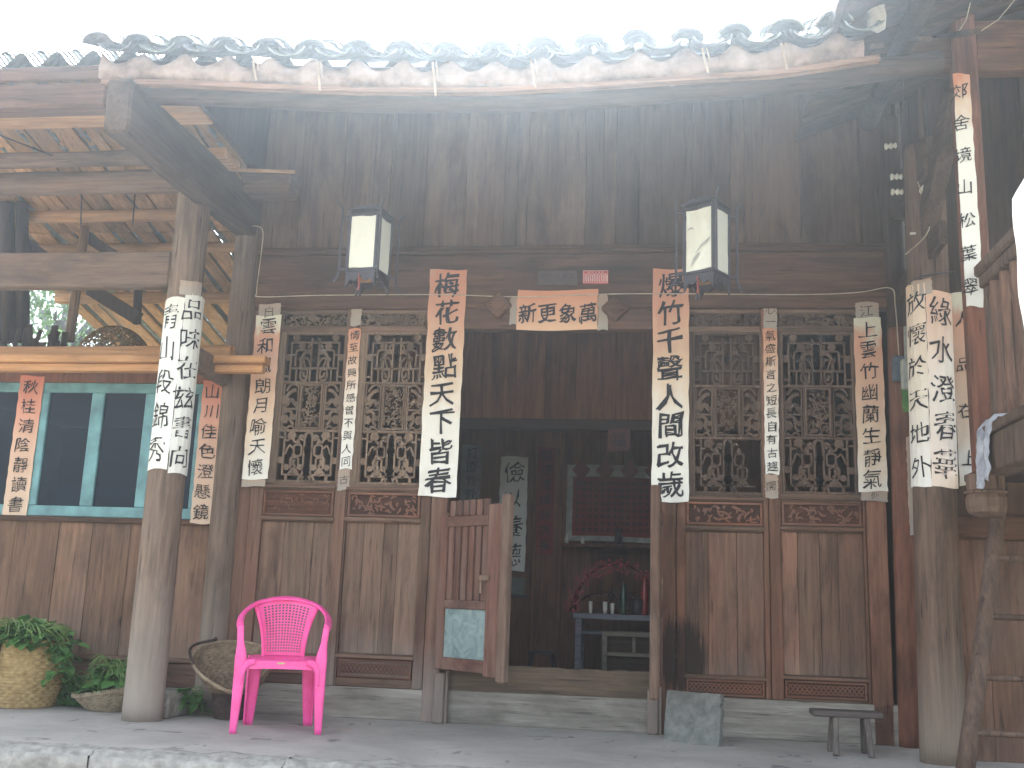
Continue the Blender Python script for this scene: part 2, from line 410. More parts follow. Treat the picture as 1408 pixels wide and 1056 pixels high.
def strip(label, chars, fn, uc, wd, v0, v1, mat, loc, seed=1, size=1.0, pad=.5, ink=None, cat='couplet strip', tall=1.0, group='paper couplet strips pasted on the woodwork', wav=.004, name='couplet_strip', skew=.12, hid=(), off=0, bold=False):
    t = thing(name, label, cat, loc, group)
    paper(mat, t, fn, uc - wd / 2, uc + wd / 2, v0, v1, wav=wav, seed=seed)
    n = len(chars); mb = MB(); pit = (v1 - v0) / (n + pad * .3)
    for k, ch in enumerate(chars):
        v = v1 - pit * (k + .5 + pad * .15)
        sz = min(wd * .80, pit * .86) * size
        glyph(mb, ch, lambda a, b: fn(a, b, .0075 + wav), uc + off + random.uniform(-.03, .03) * wd, v, sz, min(pit * .80, sz * tall) if tall > 1 else sz, seed * 10 + k, skew=skew, bold=bold)
    mb.build('lettering', ink or M_ink, t)
    return t
def flat(y): return lambda u, v, d: Vector((u, y - d, v))

# ---------------------------------------------------------------- the setting
mt, t, b = nodes('porch_concrete')
v, rn, pos = position(t, (1, 1, 1), 0)
n1 = noise_(t, v, 1.3, 7, .65, .5); n2 = noise_(t, v, 14, 6, .7); n3 = noise_(t, v, 5, 3, .5, 1.0)
c = ramp(t, n1, [(.3, (.27, .255, .23)), (.7, (.46, .44, .405))])
c = mix(t, c, (.10, .10, .10), math_(t, 'MULTIPLY', ramp(t, n2, [(.56, (0, 0, 0)), (.72, (1, 1, 1))]), .4))
c = mix(t, c, (.06, .06, .06), math_(t, 'MULTIPLY', ramp(t, n3, [(.66, (0, 0, 0)), (.70, (1, 1, 1))]), .6))
t.links.new(c, b.inputs['Base Color']); b.inputs['Roughness'].default_value = .75
bp = N(t, 'ShaderNodeBump'); bp.inputs['Strength'].default_value = .25; bp.inputs['Distance'].default_value = .01
t.links.new(n2, bp.inputs['Height']); t.links.new(bp.outputs[0], b.inputs['Normal'])
M_floor = mt
M_yard = plain('courtyard_cement', (.40, .345, .28), .9, .2, nz=.2, nsc=2.5, bump=.2)
M_soil = plain('earth_ground', (.16, .15, .09), .95, .1, nz=.3, nsc=.6)
M_stone = plain('rough_kerb_stone', (.20, .19, .17), .9, .2, col2=(.44, .425, .39), nsc=16, bump=.9)
M_slab = plain('grey_stone_slab', (.12, .125, .115), .85, .2, col2=(.25, .25, .23), nsc=18, bump=.6)

mb = MB(); mb.grid(lambda a, b_: (-90 + 180 * a, -60 + 180 * b_, -.62), 20, 20); mb.build('ground', M_soil, kind='structure')
mb = MB(); mb.box((-9, -16, -.8), (8, -2.05, -.58)); mb.build('courtyard', M_yard, kind='structure')
mb = MB(); mb.box((-6.2, -1.90, -.6), (4.5, 3.6, 0.0), .0); mb.build('porch_floor', M_floor, kind='structure')
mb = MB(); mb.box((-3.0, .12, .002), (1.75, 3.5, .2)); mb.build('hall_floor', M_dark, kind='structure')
kerb = bpy.data.objects.new('kerb', None); COL.objects.link(kerb); kerb['kind'] = 'structure'; ORG[kerb] = Vector((0, 0, 0))
xk = -6.2; k = 0
while xk < 4.4:
    wk = random.uniform(.7, 1.25); mb = MB(); rr = random.Random(k)
    nx, ny = 14, 8
    def fnk(a, b_, x0=xk, w_=wk):
        # wraps: back of top edge -> front edge -> down the face
        L = b_ * 1.0
        x = x0 + .002 + (w_ - .004) * a
        nz = noise.noise(Vector((x * 6, L * 9, k))) * .022 + noise.noise(Vector((x * 19, L * 25, k))) * .009
        if L < .4: return (x, -1.899 - .19 * L / .4, .012 + nz * .6 - (.02 if L > .33 else 0) * 1)
        return (x, -2.10 - nz * 1.2, .0 - (L - .4) / .6 * .6)
    mb.grid(fnk, 26, 22)
    mb.box((xk + .01, -1.90, -.6), (xk + wk - .01, -2.07, -.03))
    mb.build('kerb_stone', M_stone, kerb, smooth=True); xk += wk; k += 1

# ---------------------------------------------------------------- main hall
HALL = thing('timber_hall', 'old timber hall with dark upper wall, tiled eave and open central doorway', 'building', (0, 0, 0))
def zf(px, py, y=0.0): return Y(px, py, y).z
def xf(px, py, y=0.0): return Y(px, py, y).x
XL, XR = -3.0, 1.70
def board_row(x0, x1, z0, z1, y0, y1, wd, mat, parent, name='board', jit=.2, c=.003, rnd=random.Random(3)):
    x = x0; out = []
    while x < x1 - 1e-4:
        ww = wd * rnd.uniform(1 - jit, 1 + jit)
        if x + ww > x1 - wd * .4: ww = x1 - x
        mb = MB(); dy = rnd.uniform(-.004, .004)
        mb.box((x + .0015, y0 + dy, z0), (x + ww - .0015, y1, z1), c); out.append(mb.build(name, mat, parent)); x += ww
    return out
# columns: mesh with slight bumps
def column(cx, cy, r0, r1, z0, z1, mat, parent, name='column', n=28, cx1=None, base=False):
    mb = MB(); vs = []; fs = []; nz_ = 40
    for i in range(nz_ + 1):
        t_ = i / nz_; z = z0 + (z1 - z0) * t_; r = r0 + (r1 - r0) * t_; xx = cx + ((cx1 if cx1 is not None else cx) - cx) * t_
        for j in range(n):
            a = 2 * math.pi * j / n
            rr = r * (1 + .018 * noise.noise(Vector((math.cos(a) * 1.5 + cx * 9, math.sin(a) * 1.5, z * 1.2))) + .006 * noise.noise(Vector((math.cos(a) * 6, math.sin(a) * 6, z * 1.5 + cx))))
            vs.append((xx + rr * math.cos(a), cy + rr * math.sin(a), z))
    for i in range(nz_):
        for j in range(n): fs.append((i * n + j, i * n + (j + 1) % n, (i + 1) * n + (j + 1) % n, (i + 1) * n + j))
    fs.append(tuple(range(n))[::-1]); fs.append(tuple(nz_ * n + j for j in range(n)))
    mb.add(vs, fs); return mb.build(name, mat, parent, smooth=True)
CLX, CLY, CLR = -3.16, -.70, .124
CRX, CRY, CRR = 1.675, -.72, .128
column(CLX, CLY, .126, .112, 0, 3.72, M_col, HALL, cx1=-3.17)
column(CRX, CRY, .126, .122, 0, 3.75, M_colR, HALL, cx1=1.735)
column(-3.03, .02, .105, .10, 0, 3.55, M_col, HALL, cx1=-3.05)
column(1.665, -.02, .075, .07, 0, 2.74, M_red, HALL, cx1=1.69); column(1.69, -.02, .07, .07, 2.741, 4.3, M_darkZ, HALL)

# plinth, rails, lintel
zpl = zf(500, 945); 
mb = MB(); mb.box((-2.92, -.02, .0), (-1.42, .10, zpl), .006); mb.build('plinth_board', M_plinth, HALL)
mb = MB(); mb.box((.10, -.02, .0), (1.70, .10, zf(1120, 965)), .006); mb.build('plinth_board', M_plinth, HALL)
# door threshold : two boards
zt = zf(760, 918); zm = zf(760, 955)
mb = MB(); mb.box((-1.40, -.015, .0), (.07, .06, zm - .002), .004); mb.build('threshold_board', M_plinth, HALL)
mb = MB(); nx = 40; vs = []; fs = []
for i in range(nx + 1):
    x = -1.40 + 1.47 * i / nx; zz = zt + .012 * noise.noise(Vector((x * 5, 0, 3))) - .01 * max(0, noise.noise(Vector((x * 14, 1, 3))))
    vs += [(x, -.005, zm), (x, -.005, zz - .006), (x, 0, zz), (x, .055, zz), (x, .055, zm)]
for i in range(nx):
    a = i * 5; b2 = a + 5
    for k in range(4): fs.append((a + k, b2 + k, b2 + k + 1, a + k + 1))
fs += [(0, 1, 2, 3, 4), tuple(nx * 5 + k for k in (4, 3, 2, 1, 0))]
mb.add(vs, fs); mb.build('threshold_board', wood((.10, .08, .06), (.24, .20, .155), 'X', (.07, .055, .045), .6), HALL)
z_lb = zf(480, 426); z_lt = zf(480, 353); z_head = zf(760, 454)
mb = MB(); mb.box((XL + .06, -.035, z_lb), (XR, .09, z_lt), .01); mb.build('lintel', M_lint, HALL)
mb = MB(); mb.box((XL + .05, -.06, z_lt + .001), (XR, .05, z_lt + .035), .008); mb.box((XL + .05, -.045, z_lt + .036), (XR, .045, z_lt + .06), .006); mb.build('moulding', M_lint, HALL)
mb = MB(); mb.box((-1.62, -.028, z_head), (.16, .085, z_lb - .001), .006); mb.build('door_header', M_lint, HALL)
# upper wall of vertical boards with battens
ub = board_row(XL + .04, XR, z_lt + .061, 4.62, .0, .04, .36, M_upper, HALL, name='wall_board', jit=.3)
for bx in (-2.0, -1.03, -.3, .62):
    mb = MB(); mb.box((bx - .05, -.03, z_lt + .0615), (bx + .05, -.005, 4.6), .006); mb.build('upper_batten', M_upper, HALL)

# diamond door pegs
for (px, py) in ((687, 423), (846, 428)):
    p = Y(px, py); mb = MB(); s_ = .072
    Rm = Matrix.Rotation(R_(45), 3, 'Y')
    mb.obox((p.x, -.065, p.z), (s_, .035, s_), Rm, .012); mb.obox((p.x, -.105, p.z), (s_ * .62, .006, s_ * .62), Rm, .004)
    mb.build('door_peg', M_lint, HALL)
# remnants of old paper beside the banner
for (px, py, wq, hq) in ((829, 430, .035, .13), (706, 428, .028, .10)):
    p = Y(px, py, -.03); paper(P_old, HALL, flat(-.03), p.x - wq, p.x + wq, p.z - hq, p.z + hq, 4, 8, .008, 'torn_paper', 5)

# ---- lattice leaves
def lattice_sections(xc, hw, zb, zt_, broken=False):
    """returns three MBs (upper, middle, lower) of carved openwork"""
    wd = .0125; y0, y1 = .002, .024
    H = zt_ - zb; z1 = zb + H * .43; z2 = zb + H * .57 + .012
    z1 = zb + H * .335 + .0; z2 = zb + H * .665
    def mk(zlo, zhi, segs, flipv=False, skip=lambda x, z: False):
        mb = MB(); h = zhi - zlo
        for seg in segs:
            typ, pts, wm = seg
            for sg in (-1, 1):
                P = [(xc + sg * p[0] * hw, (zlo + p[1] * h) if not flipv else (zhi - p[1] * h)) for p in pts]
                cxm = sg * sum(p[0] for p in pts) / len(pts)
                if skip(cxm, sum(p[1] for p in pts) / len(pts)): continue
                if typ == 'l': mb.path(P, wd * wm, y0, y1)
                elif typ == 'c': mb.path([tuple(q) for q in smooth_curve([Vector(p) for p in P], 4)], wd * wm, y0 + .003, y1)
                elif typ == 'o':
                    mb.path([tuple(q) for q in smooth_curve([Vector(p) for p in P] + [Vector(P[0])], 3)][:-1], wd * wm, y0 + .002, y1, True)
                elif typ == 'k':    # flower knob
                    r = wd * wm; x, z = P[0]
                    mb.path([(x + r * math.cos(a * math.pi / 3) * .5, z + r * math.sin(a * math.pi / 3) * .5) for a in range(6)], r * .98, y0 - .002, y1, True)
                elif typ == 'd':
                    x, z = P[0]; r = wd * wm
                    mb.add([(x - r * .55, y0, z), (x, y0, z - r), (x + r * .55, y0, z), (x, y0, z + r), (x - r * .55, y1, z), (x, y1, z - r), (x + r * .55, y1, z), (x, y1, z + r)],
                           [(0, 1, 2, 3), (7, 6, 5, 4), (0, 4, 5, 1), (1, 5, 6, 2), (2, 6, 7, 3), (3, 7, 4, 0)])
        return mb
    up = [('l', [(.13, 0), (.13, .93)], 1), ('l', [(.82, 0), (.82, .855)], 1), ('l', [(0, .84), (.82, .84)], 1),
          ('k', [(.68, .94)], 2.2), ('d', [(0, .94)], 2.0), ('l', [(.68, .84), (.68, 1)], .7), ('l', [(0, .84), (0, 1)], .7),
          ('k', [(.92, .53)], 2.0), ('l', [(.82, .53), (1, .53)], .7), ('l', [(.82, .13), (1, .13)], 1),
          ('l', [(.13, .30), (.82, .30)], 1), ('l', [(.82, .58), (.66, .58)], .9), ('l', [(0, .30), (.13, .30)], 1.2),
          ('c', [(.13, .68), (.35, .68), (.60, .68), (.66, .60), (.66, .34)], 1),
          ('c', [(.13, .62), (.26, .64), (.38, .60), (.46, .50), (.55, .50)], 1.8),
          ('c', [(.16, .38), (.20, .46), (.30, .52), (.38, .48), (.34, .38), (.30, .32)], .9),
          ('c', [(.48, .50), (.46, .40), (.48, .31)], 1.6), ('k', [(.45, .76)], 2.2), ('d', [(.45, .76)], 3.0),
          ('c', [(.13, .80), (.22, .78), (.24, .72)], .9),
          ('o', [(.22, .17), (.24, .07), (.42, .07), (.46, .17), (.42, .27), (.24, .27)], 1), ('c', [(.24, .12), (.34, .14), (.36, .22)], 1.4),
          ('l', [(.60, 0), (.60, .30)], .8), ('c', [(.22, .005), (.34, .05), (.46, .005)], .9), ('d', [(0, .55)], 3.6), ('l', [(.13, .55), (0, .55)], .5)]
    mid = [('l', [(.40, 0), (.40, 1)], 1), ('l', [(.50, .45), (.93, .45)], 1), ('l', [(.47, 0), (.47, 1)], .8), ('l', [(.96, 0), (.96, 1)], .7),
           ('c', [(.50, .92), (.62, .97), (.78, .93), (.88, .82)], 1.2), ('c', [(.55, .85), (.68, .83), (.80, .76), (.92, .66)], 1.9),
           ('c', [(.50, .60), (.56, .52), (.70, .62), (.84, .52), (.93, .60)], 1.0), ('k', [(.90, .63)], 2.6), ('c', [(.50, .47), (.60, .62), (.70, .66), (.80, .62), (.92, .47)], .9),
           ('c', [(.92, .38), (.80, .42), (.66, .36), (.68, .22), (.56, .12)], 1.6), ('c', [(.52, .04), (.66, .10), (.80, .05), (.93, .08)], 1.2), ('k', [(.88, .24)], 2.6), ('k', [(.56, .28)], 1.6)]
    low = [('l', [(.13, 0), (.13, .86)], 1), ('l', [(.82, .10), (.82, 1)], 1), ('l', [(.10, .11), (.82, .11)], 1),
           ('l', [(.68, 0), (.68, .11)], 1.6), ('d', [(.0, .06)], 2.2), ('c', [(.26, .0), (.20, .08), (.0, .05)], 1.3),
           ('k', [(.92, .40)], 2.0), ('l', [(.82, .86), (1, .86)], 1), ('k', [(0, .62)], 2.4), ('k', [(0, .22)], 2.4), ('l', [(0, .62), (.13, .62)], .6), ('l', [(0, .22), (.13, .22)], .6),
           ('c', [(0, .98), (.10, .94), (.14, .86), (.24, .90), (.34, .86)], 1.5),
           ('o', [(.22, .60), (.24, .50), (.44, .50), (.48, .60), (.46, .70), (.24, .70)], 1.0),
           ('c', [(.52, .64), (.62, .70), (.70, .64), (.76, .54), (.82, .54)], 1.0), ('c', [(.48, .55), (.52, .45), (.52, .28)], 1.0),
           ('o', [(.30, .38), (.32, .24), (.54, .24), (.58, .38), (.54, .45), (.32, .45)], 1.0), ('c', [(.38, .27), (.46, .33), (.44, .42)], 1.3),
           ('d', [(.44, .18)], 3.2), ('c', [(.30, .12), (.36, .18), (.52, .18), (.60, .12)], 1.5), ('k', [(.22, .26)], 1.8), ('k', [(.68, .26)], 1.8), ('l', [(.68, .26), (.82, .26)], .5),
           ('c', [(.18, .80), (.30, .84), (.44, .76), (.58, .86), (.72, .80), (.82, .82)], 1.2), ('k', [(.56, .90)], 2.4), ('c', [(.62, 1), (.70, .90), (.66, .82)], 1.0), ('d', [(.34, .76)], 2.2)]
    sk = (lambda x, z: (x > .5) or (x > .25 and z > .75 and False)) if broken else (lambda x, z: False)
    return mk(z2, zt_, up), mk(z1, z2, mid), mk(zb, z1, low, skip=sk), z1, z2

def vine(mb, x0, x1, z0, z1, y, rnd, dens=1.0, r=.0045, step=.028, geometric=False):
    """carved relief: leafy scrollwork made of short curled ridges"""
    W_, H_ = x1 - x0, z1 - z0
    n = int(W_ * H_ / (step * step) * dens * 1.1)
    for i in range(n):
        cx = rnd.uniform(x0 + r, x1 - r); cz = rnd.uniform(z0 + r, z1 - r); a = rnd.uniform(0, 6.28); tw = rnd.uniform(-3.2, 3.2)
        L = step * rnd.uniform(.6, 1.5); pts = []; x, z = cx, cz
        for k in range(6):
            x += math.cos(a) * L / 5; z += math.sin(a) * L / 5; a += tw / 5
            pts.append((min(max(x, x0 + r), x1 - r), y - r * .4, min(max(z, z0 + r), z1 - r)))
        rs = [r * q for q in (.5, 1, 1.25, 1.1, .8, .4)]
        mb.tube(pts, rs, 5, True, .8)
def frame_rect(mb, x0, x1, z0, z1, wd, y0, y1, c=.003):
    mb.box((x0, y0, z0), (x0 + wd, y1, z1), c); mb.box((x1 - wd, y0, z0), (x1, y1, z1), c)
    mb.box((x0 + wd, y0, z0), (x1 - wd, y1, z0 + wd), c); mb.box((x0 + wd, y0, z1 - wd), (x1 - wd, y1, z1), c)

def leaf(pxl, pxr, lat_l, lat_r, lat_t, lat_b, cl, cr, ct, cb, bt, bb, st, sb, mats, seed, nb, lab, broken=False, backed=False, geo=False):
    """one door leaf: photo measurements on the wall plane"""
    mp, ml, ms = mats; rnd = random.Random(seed)
    x0 = xf(pxl, 800); x1 = xf(pxr, 800); zb0 = (zpl if pxl < 700 else zf(1120, 965)) + .002
    pa = MB(); xs0, xs1 = x0, x1
    lx0 = xf(lat_l, (lat_t + lat_b) / 2); lx1 = xf(lat_r, (lat_t + lat_b) / 2); lz1 = zf((lat_l + lat_r) / 2, lat_t); lz0 = zf((lat_l + lat_r) / 2, lat_b)
    cx0 = xf(cl, (ct + cb) / 2); cx1 = xf(cr, (ct + cb) / 2); cz1 = zf((cl + cr) / 2, ct); cz0 = zf((cl + cr) / 2, cb)
    bz1 = zf((cl + cr) / 2, bt); bz0 = zf((cl + cr) / 2, bb); sz1 = zf((cl + cr) / 2, st); sz0 = zf((cl + cr) / 2, sb)
    root = MB()
    root.box((x0, -.012, zb0), (cx0 - .012, .045, z_lb - .002), .004); root.box((cx1 + .012, -.012, zb0), (x1, .045, z_lb - .002), .004)
    leafo = root.build('door_leaf', ms, HALL, label=lab)
    mr = MB()
    a, b_ = cx0 - .011, cx1 + .011
    ztop = z_lb - .003; fz0, fz1 = zf((cl + cr) / 2, 449), zf((cl + cr) / 2, 431)
    for (za, zb_) in ((fz1, ztop), (lz1, fz0), (cz1 + .008, lz0), (bz1 + .004, cz0 - .008), (sz1 + .008, bz0 - .004), (zb0, sz0 - .008)):
        if zb_ - za > .004: mr = MB(); mr.box((a, -.010, za), (b_, .04, zb_), .005); mr.build('rail', M_rail, leafo)
    zz = (bz1 + cz0) / 2; mr = MB(); mr.box((a - .01, -.026, zz - .012), (b_ + .01, -.0105, zz + .012), .006); mr.build('rail_moulding', M_rail, leafo)
    zz = (bz0 + sz1) / 2; mr = MB(); mr.box((a - .01, -.026, zz - .010), (b_ + .01, -.0105, zz + .010), .006); mr.build('rail_moulding', M_rail, leafo)
    zz = (cz1 + lz0) / 2; mr = MB(); mr.box((a - .01, -.030, zz - .011), (b_ + .01, -.0105, zz + .011), .006)
    mr.build('rail_moulding', M_rail, leafo)
    # boards
    w_ = (b_ - a) / nb; x = a
    for i in range(nb):
        ww = w_ * rnd.uniform(.75, 1.25) if i < nb - 1 else b_ - x
        ww = min(ww, b_ - x)
        mbb = MB(); mbb.box((x + .001, .012 + rnd.uniform(-.003, .003), bz0 - .003), (x + ww - .001, .035, bz1 + .003), .002); mbb.build('board', mp, leafo); x += ww
    # frieze
    mbf = MB(); vine(mbf, a, b_, fz0, fz1, .006, rnd, 3.0, .005, .026); mbf.path([(a, fz0 + .002), (b_, fz0 + .002)], .006, 0, .02); mbf.path([(a, fz1 - .002), (b_, fz1 - .002)], .006, 0, .02)
    mbf.build('openwork_frieze', ml, leafo)
    # lattice frame and sections
    fr = MB(); frame_rect(fr, min(lx0, a) if False else lx0, lx1, lz0, lz1, .018, -.008, .03)
    if lx0 - a > .004: fr.box((a, -.006, lz0), (lx0 - .001, .03, lz1), .002)
    if b_ - lx1 > .004: fr.box((lx1 + .001, -.006, lz0), (b_, .03, lz1), .002)
    fr.build('lattice_frame', ml, leafo)
    ix0, ix1, iz0, iz1 = lx0 + .018, lx1 - .018, lz0 + .018, lz1 - .018
    xc = (ix0 + ix1) / 2; hw = (ix1 - ix0) / 2
    U, Mi, Lo, zz1, zz2 = lattice_sections(xc, hw, iz0, iz1, broken)
    U.build('lattice', ml, leafo); Mi.build('lattice', ml, leafo); Lo.build('lattice', ml, leafo)
    cb_ = MB(); cb_.box((ix0, -.004, zz1 - .009), (ix1, .028, zz1 + .009), .002); cb_.build('lattice_rail', ml, leafo); cb_ = MB(); cb_.box((ix0, -.004, zz2 - .009), (ix1, .028, zz2 + .009), .002); cb_.build('lattice_rail', ml, leafo)
    md = MB(); mx0, mx1 = xc - hw * .38, xc + hw * .38; mz0, mz1 = zz1 + .012, zz2 - .012
    frame_rect(md, mx0, mx1, mz0, mz1, .014, -.012, .02, .003)
    vine(md, mx0 + .014, mx1 - .014, mz0 + .014, mz1 - .014, .006, rnd, 2.3, .0052, .03)
    md.build('medallion', ml, leafo)
    # carved panel
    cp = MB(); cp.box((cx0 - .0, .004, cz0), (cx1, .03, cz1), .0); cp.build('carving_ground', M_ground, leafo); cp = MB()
    frame_rect(cp, cx0 - .006, cx1 + .006, cz0 - .006, cz1 + .006, .016, -.016, .003, .004)
    if geo:
        for k in range(26):
            xx = cx0 + .03 + (cx1 - cx0 - .06) * k / 25
            for q in range(3):
                zq = cz0 + .03 + (cz1 - cz0 - .06) * q / 2
                s2 = .017; cp.path([(xx - s2 * .8, zq - s2), (xx, zq), (xx - s2 * .8, zq + s2)][:: 1 if k % 2 else -1], .005, -.004, .004)
        vine(cp, cx0 + .02, cx1 - .02, cz0 + .016, cz1 - .016, -.0, rnd, .7, .005, .04)
    else: vine(cp, cx0 + .012, cx1 - .012, cz0 + .012, cz1 - .012, .001, rnd, 1.5, .0068, .045)
    cp.build('carved_panel', M_carve, leafo)
    # low carved strip with crossing waves
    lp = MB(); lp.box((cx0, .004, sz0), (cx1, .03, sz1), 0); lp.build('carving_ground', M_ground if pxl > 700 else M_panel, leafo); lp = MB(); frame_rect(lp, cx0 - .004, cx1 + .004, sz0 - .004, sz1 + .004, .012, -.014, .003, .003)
    zc = (sz0 + sz1) / 2; am = (sz1 - sz0) * .28
    for ph in (0, math.pi, math.pi / 2, -math.pi / 2):
        lp.path([(cx0 + .015 + (cx1 - cx0 - .03) * i / 60, zc + am * math.sin(ph + i / 60 * 6.28 * 4)) for i in range(61)], .008, -.006, .004)
    lp.build('carved_strip', M_carve, leafo)
    if backed:
        bk = board_row(a, b_, (lz0 + lz1) / 2 - .10, lz1, .05, .07, .16, M_innd, leafo, name='backing_board')
    return leafo
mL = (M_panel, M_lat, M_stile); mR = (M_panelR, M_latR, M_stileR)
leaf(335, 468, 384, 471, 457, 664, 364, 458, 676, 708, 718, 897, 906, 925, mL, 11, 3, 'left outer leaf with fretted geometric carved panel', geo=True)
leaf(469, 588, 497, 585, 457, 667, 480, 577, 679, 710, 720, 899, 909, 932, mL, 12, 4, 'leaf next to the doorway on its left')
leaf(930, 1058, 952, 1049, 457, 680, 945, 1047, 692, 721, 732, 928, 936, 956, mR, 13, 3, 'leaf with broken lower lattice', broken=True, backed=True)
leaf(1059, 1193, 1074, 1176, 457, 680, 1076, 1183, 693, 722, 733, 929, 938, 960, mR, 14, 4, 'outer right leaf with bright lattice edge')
# jamb posts
mb = MB(); mb.box((xf(589, 800), -.03, .0), (xf(611, 800), .075, z_head - .001), .006); mb.build('door_post', M_stile, HALL)
mb = MB(); mb.box((xf(905, 800), -.03, .0), (xf(929, 800), .075, z_head - .001), .006); mb.build('door_post', M_stileR, HALL)
mb = MB(); mb.box((-2.97, .0, .0), (xf(335, 800) - .002, .07, z_lb - .001), .006); mb.build('end_board', M_stile, HALL)
mb = MB(); mb.box((xf(1194, 800), -.02, .0), (xf(1222, 800), .07, z_lb - .001), .006); mb.build('end_board', M_stileR, HALL)
# pivots below the half doors
for (px, pyt, pyb) in ((604, 925, 992), (899, 948, 1010)):
    p = Y(px, pyb, -.05); q = zf(px, pyt, -.05)
    mb = MB(); mb.box((p.x - .045, -.085, .0), (p.x + .028, -.031, q), .008); mb.box((p.x + .030, -.07, .0), (p.x + .05, -.031, q + .02), .005); mb.build('pivot_block', M_stile, HALL)

# ---- half doors
def half_door(hx, hy, ang, wdt, z0, z1, left=True):
    M = Matrix.Translation((hx, hy, 0)) @ Matrix.Rotation(ang, 4, 'Z')
    s = 1 if left else -1
    def bx(mb, a, b_, c=.004): mb.box(a, b_, c)
    H = z1 - z0; root = MB(M); th = .022
    root.box((0, -th, z0 + .02), (s * .075, th, z1 - .10), .005)
    do = root.build('half_door', M_hd, HALL)
    mb = MB(M); mb.box((s * (wdt - .20), -th, z0 + .0), (s * (wdt - .078), th, z1 - .06), .005); mb.build('stile', M_hd, do)
    mb = MB(M); mb.box((s * (wdt - .077), -.028, z0 - .03), (s * wdt, .03, z1), .012); mb.build('meeting_stile', wood((.07, .045, .036), (.20, .14, .11), 'Z', (.28, .20, .15), .5), do)
    zr = z0 + .36 * H; a0, a1 = s * .076, s * (wdt - .201)
    for (za, zb) in ((z1 - .20, z1 - .13), (zr, zr + .055), (z0 + .02, z0 + .10)):
        mb = MB(M); mb.box((a0, -th, za), (a1, th, zb), .004); mb.build('rail', M_hdX, do)
    mb = MB(M); mb.box((a0, -.006, z0 + .101), (a1, .006, zr - .001)); mb.build('panel', M_faded, do)
    n = 6
    for i in range(n):
        xx = a0 + (a1 - a0) * (i + .5) / n
        mb = MB(M); wq = abs(a1 - a0) / n * .36
        mb.box((xx - wq, -.012, zr + .056), (xx + wq, .008, z1 - .201), .003); mb.build('slat', M_hd, do)
        mb = MB(M); mb.box((xx - wq, -.014, z1 - .129), (xx + wq, .010, z1 - .02), .008); mb.build('picket', M_hd, do)
    mb = MB(M); mb.box((s * (wdt - .20 - .05), -.04, z0 + H * .52), (s * (wdt - .16), -.023, z0 + H * .55), .004); mb.box((s * (wdt - .20 - .05), -.035, z0 + H * .45), (s * (wdt - .235), -.023, z0 + H * .55), .003); mb.build('latch', M_lat, do)
    return do
mt, t, b = nodes('faded_turquoise_board')
v, rn, _ = position(t, (1, 1, 1), 0); n1 = noise_(t, v, 9, 8, .7, 1.5)
t.links.new(ramp(t, n1, [(.3, (.10, .15, .15)), (.5, (.21, .29, .28)), (.7, (.34, .38, .35))]), b.inputs['Base Color']); b.inputs['Roughness'].default_value = .7
M_faded = mt
half_door(-1.415, -.055, R_(-40), .70, .335, 1.50, True)
half_door(.080, -.055, R_(87), .70, .30, 1.55, False)

# ---------------------------------------------------------------- interior of the hall
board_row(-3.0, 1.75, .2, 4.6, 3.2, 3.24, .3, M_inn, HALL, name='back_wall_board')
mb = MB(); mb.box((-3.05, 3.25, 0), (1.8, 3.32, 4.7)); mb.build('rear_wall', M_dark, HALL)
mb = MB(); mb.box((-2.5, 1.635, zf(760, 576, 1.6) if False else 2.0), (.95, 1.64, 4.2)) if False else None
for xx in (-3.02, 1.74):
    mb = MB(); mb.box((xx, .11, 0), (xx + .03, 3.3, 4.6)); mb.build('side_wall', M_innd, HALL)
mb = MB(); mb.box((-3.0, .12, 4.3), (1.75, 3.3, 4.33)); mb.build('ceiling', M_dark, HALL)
zi = zf(760, 576, 1.6)
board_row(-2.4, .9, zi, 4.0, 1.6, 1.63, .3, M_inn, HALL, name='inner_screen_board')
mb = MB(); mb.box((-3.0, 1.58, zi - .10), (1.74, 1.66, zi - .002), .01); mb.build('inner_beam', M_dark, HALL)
def iscroll(label, chars, pl, pr, pt, pb, y, mat, seed, ink=M_ink, cat='scroll', tall=1.5, name='hanging_scroll', size=1.0):
    a = Y(pl, (pt + pb) / 2, y); b_ = Y(pr, (pt + pb) / 2, y); zt_ = Y((pl + pr) / 2, pt, y).z; zb_ = Y((pl + pr) / 2, pb, y).z
    return strip(label, chars, flat(y), (a.x + b_.x) / 2, b_.x - a.x, zb_, zt_, mat, ((a.x + b_.x) / 2, y, zb_), seed, tall=tall, ink=ink, cat=cat, group='scrolls inside the hall', name=name, size=size)
iscroll('white hanging scroll with seal characters on the back wall, behind the picket half door', '儉以養德', 686, 724, 628, 785, 3.15, P_wht, 31, tall=1.6)
p = Y(706, 806, 3.15); mb = MB(); mb.box((p.x - .14, 3.12, p.z - .10), (p.x + .16, 3.19, p.z - .08), .004); tag(mb.build('scroll_rod', M_black, loc=(p.x, 3.15, p.z)), 'thin dark rod on the wall below the white scroll', 'rod')
mb = MB(); mb.box((p.x - .11, 3.165, p.z - .079), (p.x + .11, 3.172, p.z + .085)); tag(mb.build('scroll_border', plain('grey_green_cloth', (.12, .13, .11)), loc=(p.x, 3.17, p.z)), 'grey green cloth border under the white scroll', 'cloth')
iscroll('dim grey scroll at the left edge of the doorway, above the picket door', '打造竹外', 634, 662, 612, 690, 3.15, plain('dim_grey_paper', (.13, .13, .115)), 32, tall=1.0)
iscroll('long dark red paper strip between the white scroll and the red poster', '祖德清輝源流長', 738, 762, 615, 762, 3.15, P_redp, 33, tall=1.3)
